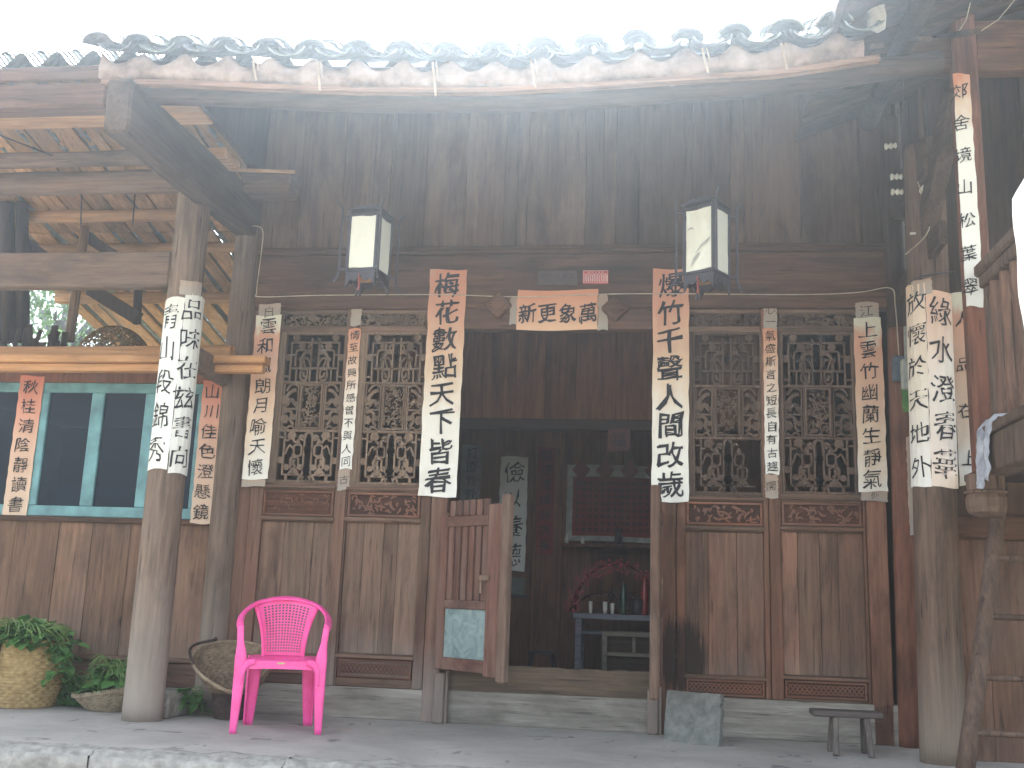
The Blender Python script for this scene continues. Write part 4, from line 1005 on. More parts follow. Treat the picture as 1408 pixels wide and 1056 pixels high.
# upper hanging post, lotus foot
hx, hy = 1.765, -1.40
mb = MB(); mb.box((hx - .035, hy - .06, 1.56), (hx + .10, hy + .06, 4.35), .02); HP = mb.build('hanging_post', M_red, RWG)
mb = MB(); mb.lathe((hx + .018, hy, 1.36), [(.06, -.02), (.092, .0), (.102, .03), (.102, .075), (.095, .095), (.108, .10), (.108, .112), (.094, .118), (.096, .20), (.09, .205)], 20); mb.build('post_foot', M_colR, HP)
mb = MB(); mb.box((hx - .045, hy - .09, 2.0), (hx - .037, hy - .0, 2.6), .0); mb.build('metal_plate', plain('old_metal', (.2, .18, .17)), HP) if False else None
# newel and balustrade running forward
bx_ = 1.79
mb = MB(); mb.box((bx_ - .0, -1.60, 1.62), (bx_ + .075, -1.53, 2.72), .008); mb.build('newel', M_colR, RWG)
M_bal = wood((.085, .05, .038), (.22, .145, .11), 'Z')
BAL = MB(); BAL.box((bx_ - .035, -3.3, 2.63), (bx_ + .06, -1.50, 2.70), .012); BAL.box((bx_ - .02, -3.3, 2.56), (bx_ + .045, -1.53, 2.628), .008)
BO = BAL.build('balustrade', M_colR, RWG)
mb = MB(); mb.box((bx_ - .04, -3.3, 1.55), (bx_ + .10, -1.36, 1.745), .01); mb.box((bx_ - .055, -3.3, 1.747), (bx_ + .10, -1.55, 1.80), .008); mb.build('bottom_rail', M_colR, BO)
for k in range(12):
    y_ = -1.68 - k * .155; prof = []
    for i in range(25):
        t_ = i / 24; z_ = 1.801 + .757 * t_; r = .022 + .003 * math.sin(t_ * 9)
        for c_ in (.12, .15, .48, .52, .84, .88):
            if abs(t_ - c_) < .012: r = .029
        prof.append((r, z_))
    mb = MB(); mb.lathe((bx_ + .012, y_, 0), prof, 14); mb.build('baluster', M_bal, BO)
# floor of the balcony and beams
board_row(1.90, 3.5, 1.62, 1.66, -3.3, -.62, .25, M_dark, RWG, 'balcony_board')
mb = MB(); mb.box((1.86, hy - .04, 3.90), (4, hy + .06, 4.22), .01); mb.build('cross_beam', M_lint, RWG)
mb = MB(); mb.box((1.05, hy - .03, 3.93), (1.73, hy + .05, 4.13), .01); mb.build('cross_beam', M_lint, RWG)
mb = MB(); mb.bar((1.76, -1.36, 3.84), (1.71, -.76, 3.15), .10, .17, c=.02); mb.build('strut', M_darkY, RWG)
mb = MB(); mb.bar((1.72, -1.1, 3.05), (1.72, .0, 3.0), .05, .15, c=.01); mb.build('strut', M_darkY, RWG)
# roof of the right wing: eave runs forward along y
rex = .97
def rw_z(x, y): return 4.03 + (x - rex) * .40
mb = MB(); mb.box((rex - .02, -4.4, 3.89), (rex + .03, -1.2, 3.96), .008); RR = mb.build('roof', M_dark, RWG)
mb = MB(); mb.grid(lambda a_, b2: (rex + 3.4 * a_, -4.4 + 3.95 * b2, rw_z(rex + 3.4 * a_, 0) - .09), 6, 6); mb.build('roof_boarding', M_dark, RR)
for k in range(17):
    y_ = -4.3 + k * .22; mb = MB(); mb.bar((rex, y_, rw_z(rex, 0) - .115), (rex + 3.2, y_, rw_z(rex + 3.2, 0) - .115), .08, .03, up=(0, 0, 1)); mb.build('rafter', M_dark, RR)
purlin_r = MB(); purlin_r.tube([(rex + .45, -4.5, 4.00), (rex + .45, -.6, 4.00)], .06, 12); purlin_r.build('purlin', M_dark, RR, smooth=True)
rnd = random.Random(9)
for k in range(11):
    y_ = -4.35 + k * .245
    for j in range(3):
        for cv, off, dz_ in ((True, 0, 0), (False, .1225, -.045)):
            put_tile(cv, (rex - .10 + j * .115, y_ + off, 3.97 + j * .045 + dz_), R_(21), R_(-90), RR, rnd)
tmp = MB()
for j in range(24):
    xa = rex + .2 + j * .14; vs = []; fs = []
    for i in range(151):
        y_ = -4.4 + 3.9 * i / 150; c_ = .05 * math.cos((y_ + 4.35) / .245 * 6.283); vs += [(xa, y_, rw_z(xa, 0) + c_ + .015), (xa + .17, y_, rw_z(xa + .17, 0) + c_ - .0)]
    for i in range(150): fs.append((i * 2, i * 2 + 1, i * 2 + 3, i * 2 + 2))
    tmp.add(vs, fs)
tmp.build('tile_field', M_tile, RR, kind='stuff')

# ---------------------------------------------------------------- couplets
def mstrip(label, chars, L, Rr, T, B, y, mat, seed, **kw):
    zt_ = Y((L[0] + Rr[0]) / 2, T, y).z; zb_ = Y((L[1] + Rr[1]) / 2, B, y).z
    xl = (Y(L[0], T, y).x + Y(L[1], B, y).x) / 2; xr_ = (Y(Rr[0], T, y).x + Y(Rr[1], B, y).x) / 2
    return strip(label, chars, flat(y), (xl + xr_) / 2, xr_ - xl, zb_, zt_, mat, ((xl + xr_) / 2, y, zb_), seed, **kw)
mstrip('long couplet strip above the picket half door, pink top fading to white', '梅花數點天下皆春', (592, 575), (643, 627), 371, 683, -.04, P_main, 1, size=1.1, bold=True)
mstrip('long couplet strip with its top character hidden behind the leaf painted lantern', '爆竹千聲人間改歲', (898, 896), (946, 948), 370, 690, -.04, P_main, 2, size=1.1, bold=True)
mstrip('pale pink couplet strip crossed by the end of a yellow plank', '雲和風朗月喻天懷', (353, 333), (388, 368), 434, 659, -.035, P_outer, 3)
mstrip('pink couplet strip beside the corner column with the switch box', '上雲竹幽蘭生靜氣', (1173, 1181), (1211, 1221), 437, 676, -.035, P_outer, 4)
mstrip('narrow couplet strip between the two left lattices', '情至故興所感曾不與人同', (481, 466), (498, 483), 452, 645, -.016, P_thin, 5)
mstrip('narrow couplet strip between the two right lattices', '氣盛斯言之短長自有古趣', (1050, 1051), (1070, 1070), 452, 652, -.016, P_thin, 6)
mstrip('red topped strip over the turquoise window at the left edge, seal script', '秋桂清陰靜讀書', (28, 5), (61, 38), 517, 710, WY - .012, P_win, 7, tall=1.5, skew=0)
mstrip('red topped strip over the turquoise window just right of the front column', '山川佳色澄懸鏡', (280, 262), (309, 290), 524, 720, WY - .06, P_win, 8, tall=1.4, skew=0)
# remnants of older strips above and below
def scrap(pl, pr, pt, pb, y, seed, chars='', label=''):
    a = Y(pl, (pt + pb) / 2, y); b_ = Y(pr, (pt + pb) / 2, y); zt_ = Y((pl + pr) / 2, pt, y).z; zb_ = Y((pl + pr) / 2, pb, y).z
    return strip(label, chars, flat(y), (a.x + b_.x) / 2, b_.x - a.x, zb_, zt_, P_old, ((a.x + b_.x) / 2, y, zb_), seed, ink=M_inkfade, cat='paper scrap', group='torn remnants of older couplets', name='paper_scrap', size=1)
scrap(356, 386, 418, 440, -.030, 41, '白', 'brown paper remnant just above the leftmost facade couplet')
scrap(333, 365, 657, 669, -.030, 42, '', 'grey paper remnant below the leftmost facade couplet')
scrap(1176, 1208, 416, 440, -.030, 43, '江', 'brown paper remnant above the couplet beside the corner column')
scrap(1184, 1220, 674, 689, -.030, 44, '外', 'grey paper remnant below the couplet beside the corner column')
scrap(1050, 1068, 417, 452, -.012, 45, '心一', 'stained paper remnant above the narrow right couplet')
scrap(1052, 1070, 652, 685, -.013, 46, '開', 'grey paper remnant below the narrow right couplet')
scrap(483, 497, 420, 448, -.012, 47, '', 'torn paper remnant above the narrow left couplet')
scrap(465, 481, 645, 674, -.012, 48, '古', 'grey paper remnant below the narrow left couplet')
# banner over the door
bn = thing('door_banner', 'pink paper banner with four large characters over the doorway', 'banner', tuple(Y(766, 452)))
a = Y(711, 425, -.04); b_ = Y(822, 427, -.04); zt_ = Y(766, 399, -.04).z; zb_ = Y(766, 454, -.04).z
paper(P_ban, bn, flat(-.04), a.x, b_.x, zb_, zt_, 10, 6, .004, seed=9)
mb = MB()
for k, ch in enumerate('新更象萬'): glyph(mb, ch, lambda u, v_: Vector((u, -.0525, v_)), a.x + (b_.x - a.x) * (.13 + .25 * k), (zt_ + zb_) / 2 - .025, .138, .155, 90 + k, .15)
mb.build('lettering', M_ink, bn)
# plaques
q = Y(767, 383, -.04); DP = thing('door_plate', 'dull brown inscribed plate above the pink banner', 'plate', tuple(q))
mb = MB(); mb.box((q.x - .15, -.055, q.z - .055), (q.x + .14, -.0352, q.z + .055), .003); mb.build('plate', plain('brown_plate', (.075, .05, .042)), DP)
mb = MB()
for k, ch in enumerate('清代古建筑'): glyph(mb, ch, lambda u, v_: Vector((u, -.057, v_)), q.x - .11 + k * .053, q.z + .012, .045, .045, 70 + k, 0, .3)
mb.build('lettering', plain('plate_letters', (.03, .028, .028)), DP)
q = Y(819, 381, -.04); RP = thing('house_plate', 'small red plate with white upright bars right above the banner', 'plate', tuple(q))
mb = MB(); mb.box((q.x - .093, -.05, q.z - .052), (q.x + .093, -.0352, q.z + .05), .003); mb.build('plate', plain('red_enamel', (.42, .05, .05), .4), RP)
M_pw = plain('white_enamel', (.6, .45, .42), .5)
mb = MB()
for k in range(13): xx = q.x - .078 + k * .013; mb.box((xx, -.052, q.z - .038), (xx + .006, -.0502, q.z + .012 + .006 * (k % 2)), 0)
for (x0_, x1_, z0_, z1_) in ((-.088, .088, -.048, -.045), (-.088, .088, .018, .021), (-.088, .088, .043, .046), (-.088, -.085, -.044, .042), (.085, .088, -.044, .042)): mb.box((q.x + x0_, -.052, q.z + z0_), (q.x + x1_, -.0502, q.z + z1_), 0)
for k, ch in enumerate('清代古建筑'): glyph(mb, ch, lambda u, v_: Vector((u, -.052, v_)), q.x - .05 + k * .025, q.z + .032, .017, .017, 60 + k, 0, .1)
mb.build('printing', M_pw, RP)

# papers wrapped round columns
def cyl(cx, cy, r, leanx=0.0, z0=0.0, z1=1.0):
    def fn(u, v, d):
        a_ = u / r; xx = cx + leanx * (v - z0) / (z1 - z0)
        return Vector((xx + (r + d) * math.sin(a_), cy - (r + d) * math.cos(a_), v))
    return fn
def colstrip(label, chars, cx, cy, r, a0, a1, pT, pB, pxm, yf, mat, seed, lean=0, z0=0, z1=1, off=0, **kw):
    zt_ = Y(pxm[0], pT, yf).z; zb_ = Y(pxm[1], pB, yf).z
    return strip(label, chars, cyl(cx, cy, r, lean, z0, z1), r * R_((a0 + a1) / 2), r * R_(a1 - a0), zb_, zt_, mat, (cx, cy, zb_), seed, wav=.0, off=off, **kw)
colstrip('white strip wrapped on the left face of the front left column, seal script', '青山段錦秀', CLX, CLY, .1235, -60, 24, 409, 645, (232, 215), -.82, P_col, 11, tall=1.7, skew=0)
colstrip('white strip wrapped on the right face of the front left column', '品味在玆書向', CLX, CLY, .1235, 26, 104, 402, 650, (254, 236), -.82, P_col, 12, off=-.02, size=1.15)
colstrip('cream strip on the left face of the big right column', '放懷於天地外', CRX, CRY, .130, -92, -22, 388, 668, (1262, 1266), -.84, P_colR, 13, lean=.06, z0=0, z1=3.75, off=.012, size=1.1)
colstrip('cream strip with seal script on the right face of the big right column', '綠水澄春華', CRX, CRY, .130, -21, 66, 400, 670, (1292, 1300), -.84, P_colR2, 14, lean=.06, z0=0, z1=3.75, tall=1.6, skew=0, off=-.01)
colstrip('torn grey remnant above the cream strips on the right column', '', CRX, CRY, .130, -60, -5, 383, 405, (1268, 1268), -.84, P_old, 15, lean=.06, z0=0, z1=3.75, name='paper_scrap', cat='paper scrap', group='torn remnants of older couplets')
colstrip('torn remnant above the strips on the front left column', '', CLX, CLY, .1245, 5, 75, 385, 404, (254, 254), -.82, P_old, 16, name='paper_scrap', cat='paper scrap', group='torn remnants of older couplets')
mstrip('small grey notice hanging left of the big right column', '', (1247, 1249), (1262, 1264), 600, 735, -.60, P_old, 17, name='paper_notice', cat='notice')
mstrip('pink strip half hidden between the big right column and the hanging post', '人品在上', (1307, 1318), (1340, 1345), 403, 668, PY - .01, P_outer, 18)
# strip on the hanging post
mstrip('tall white strip with orange top on the hanging post', '郊舍境山松葉翠', (1317, 1321), (1340, 1345), 102, 422, hy - .063, P_post, 19, off=-.02, size=1.3, skew=.2)

# ---------------------------------------------------------------- lanterns
def lantern(cx, cy, rot, zlo, zhi, label, sag=0):
    T = thing('lantern', label, 'lantern', (cx, cy, zhi + .1), 'square paper lanterns hanging in the porch')
    M = Matrix.Translation((cx, cy, 0)) @ Matrix.Rotation(rot, 4, 'Z')
    h = .098; zl, zh = zlo, zhi; p_ = .011
    fr = MB(M)
    for sx in (-1, 1):
        for sy in (-1, 1): fr.box((sx * h - p_, sy * h - p_, zl - .02), (sx * h + p_, sy * h + p_, zh + .04), .003)
    for z_ in (zl - .018, zh + .005):
        for s2 in (-1, 1):
            fr.box((-h + p_, s2 * h - .009, z_), (h - p_, s2 * h + .009, z_ + .022), .003); fr.box((s2 * h - .009, -h + p_, z_), (s2 * h + .009, h - p_, z_ + .022), .003)
    fr.box((-h - .018, -h - .018, zh + .041), (h + .018, h + .018, zh + .055), .003); fr.box((-h * .85, -h * .85, zh + .056), (h * .85, h * .85, zh + .085), .006)
    fr.build('frame', M_black, T)
    for k in range(4):
        Mk = M @ Matrix.Rotation(math.pi / 2 * k, 4, 'Z')
        fn = lambda u, v, d, Mk=Mk: Mk @ Vector((u, -h + .004 - d, v))
        paper(P_lant, T, fn, -h + p_, h - p_, zl + .005, zh + .004, 5, 8, .006, 'paper_panel', k + int(cx * 10))
    sk = MB(M)
    for k in range(4):
        Rk = Matrix.Rotation(math.pi / 2 * k, 4, 'Z'); n = 16; vs = []; fs = []
        for i in range(n + 1):
            u = -1 + 2 * i / n; hh = .045 + .045 * abs(u) ** 2.5 - .012 * math.cos(u * 9)
            for yy in (-h - .008, -h + .004): vs += [Rk @ Vector((u * h * 1.02, yy, zl - .021)), Rk @ Vector((u * h * 1.02, yy, zl - .021 - hh))]
        for i in range(n):
            a = i * 4; b2 = a + 4; fs += [(a, b2, b2 + 1, a + 1), (a + 2, a + 3, b2 + 3, b2 + 2), (a + 1, b2 + 1, b2 + 3, a + 3)]
        sk.add(vs, fs)
    sk.build('skirt', M_black, T)
    bt = MB(M); bt.box((-h + .012, -h + .012, zl - .035), (h - .012, h - .012, zl - .022)); bt.build('bottom_board', M_newX2, T)
    for k in range(4):
        Mk = M @ Matrix.Rotation(math.pi / 2 * k + math.pi / 4, 4, 'Z'); d0 = h * 1.414
        ar = MB(Mk); o_ = d0 + .055; x_ = 0
        ar.tube(smooth_curve([Vector((o_ + .035, 0, zh + .09)), Vector((o_ + .004, 0, zh + .055)), Vector((o_, 0, zh)), Vector((o_, 0, zl + .02)), Vector((o_ + .002, 0, zl - .04)), Vector((o_ + .03, 0, zl - .095))], 4), .008, 6)
        ar.bar((d0, 0, zh + .0), (o_, 0, zh + .0), .010, .012); ar.bar((d0, 0, zl), (o_, 0, zl - .005), .010, .012)
        ar.build('corner_bracket', M_black, T)
    wr = MB(); wr.tube([(cx, cy, zh + .085), (cx, cy, 4.05 + (.02 if cx > 0 else 0))], .003, 5); wr.build('hanging_wire', M_black, T)
    cd_ = MB(M); cd_.tube([(0, -h - .02, zl - .04), (.004, -h - .02, zl - .13)], .007, 6); cd_.lathe((.002, -h - .02, zl - .15), [(.002, 0), (.010, .006), (.008, .018), (.003, .024)], 8); cd_.build('pendant', plain('dull_red', (.22, .05, .04)), T)
    return T
lantern(-1.80, -1.0, R_(-11), 2.845, 3.195, 'paper lantern with plain creased white panes')
lantern(.345, -1.0, R_(-31), 2.82, 3.215, 'paper lantern with a grey leaf painted on its pane, before a couplet top')
# painted leaf on the right lantern
LM = Matrix.Translation((.345, -1.0, 0)) @ Matrix.Rotation(R_(-31), 4, 'Z')
mb = MB(LM); 
for (pts, wq) in (([(-.02, 2.93), (.02, 2.975), (.06, 3.0), (.078, 3.02)], .022), ([(-.05, 2.85), (-.03, 2.89), (.01, 2.93)], .035), ([(-.075, 3.09), (-.05, 3.10), (-.03, 3.09)], .012)):
    sm = smooth_curve([Vector(p) for p in pts], 4); 
    for i in range(len(sm) - 1):
        w0 = wq * math.sin(math.pi * (i + .15) / len(sm)); w1 = wq * math.sin(math.pi * (i + 1.15) / len(sm)) ; a = sm[i]; b2 = sm[i + 1]
        mb.add([(a.x, -.1085, a.y - w0 / 2), (b2.x, -.1085, b2.y - w1 / 2), (b2.x, -.1085, b2.y + w1 / 2), (a.x, -.1085, a.y + w0 / 2)], [(0, 1, 2, 3)])
lt = [o for o in COL.objects if o.name == 'lantern.001'][0]
mb.build('painted_leaf', plain('grey_brushwork', (.34, .34, .30), .8), lt)

# ---------------------------------------------------------------- wires, boxes, insulators
def cable(label, pts, r=.004, mat_=M_cable):
    mb = MB(); mb.tube(smooth_curve([Vector(p) for p in pts], 6), r, 6); return tag(mb.build('cable', mat_, smooth=True, loc=pts[0]), label, 'cable')
cable('pale cable strung across the facade below the lanterns', [Y(345, 310, -.12), Y(361, 316, -.12), Y(359, 350, -.10), Y(353, 400, -.08), Y(360, 408, -.075), Y(440, 406, -.075), Y(600, 405, -.09), Y(700, 408, -.09), Y(766, 407, -.09), Y(850, 404, -.09), Y(950, 404, -.10), Y(1100, 405, -.075), Y(1180, 402, -.075), Y(1224, 396, -.08), Y(1231, 420, -.11), Y(1236, 490, -.12)])
cable('thin cable curling from the right column head', [Y(1262, 250, -.86), Y(1278, 300, -.88), Y(1272, 325, -.88), Y(1245, 350, -.88)], .0035)
cable('thin wire tied round the front left column', [Y(242, 255, -.83), Y(262, 259, -.84), Y(284, 263, -.83), Y(300, 275, -.6), Y(335, 310, -.15)], .003)
cable('dark cord tied round the right column above its strips', [Y(1247, 390, -.86), Y(1262, 382, -.88), Y(1290, 376, -.88), Y(1312, 374, -.8)], .006, M_black)
q = Y(1236, 508, -.11); mb = MB(); mb.box((q.x - .045, -.16, q.z - .085), (q.x + .04, -.09, q.z + .085), .008); tag(mb.build('switch_box', plain('blue_grey_plastic', (.09, .12, .15), .5), loc=tuple(q)), 'blue grey switch box on the corner column', 'switch box')
q = Y(1247, 512, -.45); mb = MB(); mb.box((q.x - .04, -.50, q.z - .12), (q.x + .03, -.44, q.z + .08), .008); mb.box((q.x - .012, -.48, q.z + .081), (q.x + .02, -.45, q.z + .3), .004); tag(mb.build('meter_box', plain('grey_plastic', (.30, .31, .27), .5), loc=tuple(q)), 'pale grey meter box left of the big right column', 'meter box')
q = Y(1247, 555, -.45); mb = MB(); rr = random.Random(1)
for k in range(14): mb.grid(lambda a_, b2, k=k, c0=(q.x + rr.uniform(-.03, .03), q.z + rr.uniform(-.06, .06)), an=rr.uniform(0, 3): (c0[0] + (a_ - .5) * .04 * math.cos(an) , -.48 + (b2 - .5) * .02, c0[1] + (b2 - .5) * .06), 2, 2)
tag(mb.build('green_sprig', M_leaf, loc=tuple(q)), 'green sprig stuck under the meter box', 'sprig')
INS = [(1242, 67, -1.35, 0, 'upper of the two white insulators on the eave beam'), (1246, 83, -1.35, 20, 'lower of the two white insulators on the eave beam'), (1224, 201, -.6, 15, 'insulator on the dark strut, highest below the beam'), (1232, 243, -.6, 0, 'upper insulator left of the right column head'), (1233, 264, -.6, 0, 'lower insulator left of the right column head'), (1270, 240, -.86, 90, 'upper ring shaped insulator on the right column head'), (1270, 260, -.86, 90, 'lower ring shaped insulator on the right column head'), (1255, 321, -.88, 10, 'tiny insulator clip on the right column')]
for i, (px, py, y_, ro, lab) in enumerate(INS):
    p_ = Y(px, py, y_); sc = .9 if i != 7 else .4
    M = Matrix.Translation(p_) @ Matrix.Rotation(R_(ro if ro == 90 else 0), 4, 'X') @ Matrix.Rotation(R_(90 if ro != 90 else 0), 4, 'Y') @ Matrix.Rotation(R_(ro if ro != 90 else 0), 4, 'X') @ Matrix.Scale(sc, 4)
    mb = MB(M); mb.lathe((0, 0, -.04), [(.016, 0), (.024, .004), (.024, .018), (.014, .024), (.014, .034), (.023, .040), (.023, .050), (.014, .056), (.014, .064), (.021, .07), (.021, .08), (.012, .086)], 14)
    tag(mb.build('insulator', M_porc, smooth=True, loc=tuple(p_)), lab, 'insulator', 'white ceramic wire insulators')
for k, (p0, p1) in enumerate(((Y(1242, 60, -1.36), Y(1262, 0, -1.7)), (Y(1317, 45, -1.5), Y(1335, 0, -1.6)), (Y(1345, 45, -1.5), Y(1395, 0, -1.6)), (Y(1233, 240, -.6), Y(1243, 90, -1.3)))):
    mb = MB(); mb.tube([p0, (Vector(p0) + Vector(p1)) / 2 + Vector((.01, 0, -.02)), p1], .003, 5); tag(mb.build('wire', M_cable if k == 1 or k == 2 else M_black, loc=tuple(p0)), ['dark wire rising from the eave beam insulators', 'pale wire in front of the hanging post top', 'pale wire curving right of the hanging post top', 'dark wire dropping from the beam to the column insulators'][k], 'wire')
# white bag hanging under the right eave
q = Y(1205, 15, -1.9); mb = MB(); mb.lathe(tuple(q), [(.005, -.13), (.045, -.10), (.055, -.03), (.045, .05), (.06, .12), (.03, .2)], 14, 1, .7)
for i, v_ in enumerate(mb.v): nn = noise.noise(Vector(v_) * 14) * .02; mb.v[i] = (v_[0] + nn, v_[1] + nn, v_[2])
tag(mb.build('plastic_bag', plain('white_film', (.5, .48, .45), .4), smooth=True, loc=tuple(q)), 'pale plastic bag hanging where the two eaves meet', 'bag')

# ---------------------------------------------------------------- pink chair
mt, t, b = nodes('pink_plastic'); b.inputs['Base Color'].default_value = (.86, .06, .33, 1); b.inputs['Roughness'].default_value = .38; b.inputs['Subsurface Weight'].default_value = .15; b.inputs['Subsurface Scale'].default_value = .02
v, rn, _ = position(t, (1, 1, 1), 0); n1 = noise_(t, v, 8, 6, .65); t.links.new(ramp(t, n1, [(.35, (.86, .075, .31)), (.6, (.95, .11, .40))]), b.inputs['Base Color']); M_pink = mt
f1, f2 = Z(320, 1008), Z(437, 1010); cc = (f1 + f2) / 2
ang = math.atan2(f2.y - f1.y, f2.x - f1.x)
CH = thing('plastic_chair', 'bright pink plastic armchair with perforated back on the porch', 'chair', (cc.x, cc.y + .2, 0))
CM = Matrix.Translation((cc.x, cc.y, 0)) @ Matrix.Rotation(R_(18), 4, 'Z') @ Matrix.Translation((0, .205, 0)) @ Matrix.Diagonal((.94, 1, .985, 1))
def swept(mb, pts, ws, hs, up):      # rounded flat bar along path
    P = smooth_curve([Vector(p) for p in pts], 5); k = len(P)
    def it(a, i): f = i / (k - 1) * (len(a) - 1); j = min(int(f), len(a) - 2); return a[j] + (a[j + 1] - a[j]) * (f - j)
    vs = []; fs = []; n = 12
    for i, p in enumerate(P):
        t_ = (P[min(i + 1, k - 1)] - P[max(i - 1, 0)]).normalized(); u = Vector(up(i / (k - 1)) if callable(up) else up); sd_ = t_.cross(u).normalized(); u = sd_.cross(t_)
        for j in range(n):
            a = 2 * math.pi * j / n; c_, s_ = math.cos(a), math.sin(a)
            c_ = math.copysign(abs(c_) ** .6, c_); s_ = math.copysign(abs(s_) ** .6, s_)
            vs.append(p + sd_ * c_ * it(ws, i) / 2 + u * s_ * it(hs, i) / 2)
    for i in range(k - 1):
        for j in range(n): fs.append((i * n + j, i * n + (j + 1) % n, (i + 1) * n + (j + 1) % n, (i + 1) * n + j))
    fs += [tuple(range(n))[::-1], tuple((k - 1) * n + j for j in range(n))]
    mb.add(vs, fs)
# backrest hoop joins the arms
mb = MB(CM)
swept(mb, [(-.275, -.16, .625), (-.282, -.06, .655), (-.27, .07, .70), (-.205, .17, .755), (-.10, .215, .785), (0, .225, .795), (.10, .215, .785), (.205, .17, .755), (.27, .07, .70), (.282, -.06, .655), (.275, -.16, .625)], [.05, .055, .055, .05, .045, .045, .045, .05, .055, .055, .05], [.022] * 11, lambda s: (math.sin((s - .5) * 2.2) * .8, .25 - .6 * math.cos((s - .5) * 3), .8))
mb.build('arm_hoop', M_pink, CH, smooth=True)
# perforated back panel
def backp(u, v_):   # u -1..1, v 0..1
    wdt = .130 + .058 * v_ ** 1.6
    x = u * wdt; z = .435 + v_ * (.345 - .035 * abs(u) ** 2)
    y_ = .195 + .03 * v_ - .06 * (x / .18) ** 2
    return Vector((x, y_, z))
nu, nv = 15, 19; gv = []; gf = []
def gid(i, j, c_): pass
mb = MB(CM)
for i in range(nu):
    for j in range(nv):
        u0, u1 = -1 + 2 * i / nu, -1 + 2 * (i + 1) / nu; v0, v1 = j / nv, (j + 1) / nv
        hole = 1 <= i < nu - 1 and 1 <= j < nv - 1
        P = {}
        for s2, yo in ((0, 0), (1, .006)):
            o_ = [backp(a, b2) + Vector((0, yo, 0)) for a, b2 in ((u0, v0), (u1, v0), (u1, v1), (u0, v1))]
            if hole:
                e = .21; um, uM = u0 + (u1 - u0) * e, u1 - (u1 - u0) * e; vm, vM = v0 + (v1 - v0) * e, v1 - (v1 - v0) * e
                o_ += [backp(a, b2) + Vector((0, yo, 0)) for a, b2 in ((um, vm), (uM, vm), (uM, vM), (um, vM))]
            P[s2] = o_
        if hole:
            mb.add(P[0] + P[1], [(0, 1, 5, 4), (1, 2, 6, 5), (2, 3, 7, 6), (3, 0, 4, 7)] + [(9, 8, 12, 13), (10, 9, 13, 14), (11, 10, 14, 15), (8, 11, 15, 12)] + [(4, 5, 13, 12), (5, 6, 14, 13), (6, 7, 15, 14), (7, 4, 12, 15)])
        else: mb.add(P[0] + P[1], [(0, 1, 2, 3), (7, 6, 5, 4)])
mb.build('backrest', M_pink, CH)
for sg in (-1, 1):
    mb = MB(CM); swept(mb, [backp(sg, 0) + Vector((0, .003, -.02)), backp(sg * 1.02, .3), backp(sg * 1.03, .6), backp(sg * 1.05, .82), Vector((sg * .205, .175, .745))], [.020, .020, .022, .026, .03], [.018] * 5, (0, 1, .2))
    mb.build('back_rib', M_pink, CH, smooth=True)
# seat
mb = MB(CM); n = 20
def seatp(u, v_, dz=0):
    x = (u * 2 - 1) * (.238 - .02 * v_); y_ = -.205 + .42 * v_; 
    z = .43 - .018 * math.exp(-((x / .15) ** 2)) * math.sin(math.pi * v_) + .004; ed = max(0, (abs(u * 2 - 1) - .9) / .1); fd = max(0, (.08 - v_) / .08)
    return Vector((x, y_ + .02 * (2 * u - 1) ** 2 * (1 - v_), z - .012 * ed ** 2 - .014 * fd ** 2 + dz))
mb.grid(lambda a, b2: seatp(a, b2), n, n); mb.grid(lambda a, b2: seatp(1 - a, b2, -.014), n, n)
mb.grid(lambda a, b2: seatp(a, 0) + Vector((0, -.0 - .004 * b2, -.045 * b2 - .012 * (2 * a - 1) ** 4 * b2)), n, 3)
for sgn, uu in ((1, 0.0), (-1, 1.0)): mb.grid(lambda a, b2: seatp(uu, a) + Vector((0, 0, -.04 * b2)), n, 2)
mb.grid(lambda a, b2: seatp(a, 1) + Vector((0, .0, -.04 * b2)), n, 2)
mb.build('seat', M_pink, CH, smooth=True)
mb = MB(CM); mb.box((-.022, -.213, .404), (.022, -.2105, .414), 0); mb.build('sticker', plain('gold_sticker', (.5, .42, .2), .4), CH)
for sg in (-1, 1):
    mb = MB(CM)
    pass
    # front leg with arm post: L section
    swept(mb, [(sg * .272, -.165, .628), (sg * .262, -.185, .53), (sg * .252, -.195, .43), (sg * .254, -.205, .25), (sg * .262, -.222, .0)], [.042, .042, .075, .066, .042], [.018, .02, .022, .022, .024], (0, 1, 0))
    swept(mb, [(sg * .275, -.150, .60), (sg * .262, -.165, .5), (sg * .258, -.165, .40), (sg * .266, -.18, .2), (sg * .272, -.207, .0)], [.05, .05, .085, .06, .032], [.012] * 5, (1, 0, 0))
    swept(mb, [(sg * .16, -.205, .415), (sg * .205, -.205, .405), (sg * .232, -.206, .36), (sg * .243, -.209, .28)], [.03, .045, .035, .012], [.016] * 4, (0, 1, 0))
    mb.build('leg', M_pink, CH, smooth=True)
    mb = MB(CM)
    swept(mb, [(sg * .180, .18, .43), (sg * .186, .195, .25), (sg * .198, .225, .0)], [.10, .088, .062], [.014] * 3, (0, 1, 0)); swept(mb, [(sg * .215, .16, .43), (sg * .218, .18, .25), (sg * .222, .215, .0)], [.06, .05, .035], [.012] * 3, (1, 0, 0))
    mb.build('leg', M_pink, CH, smooth=True)

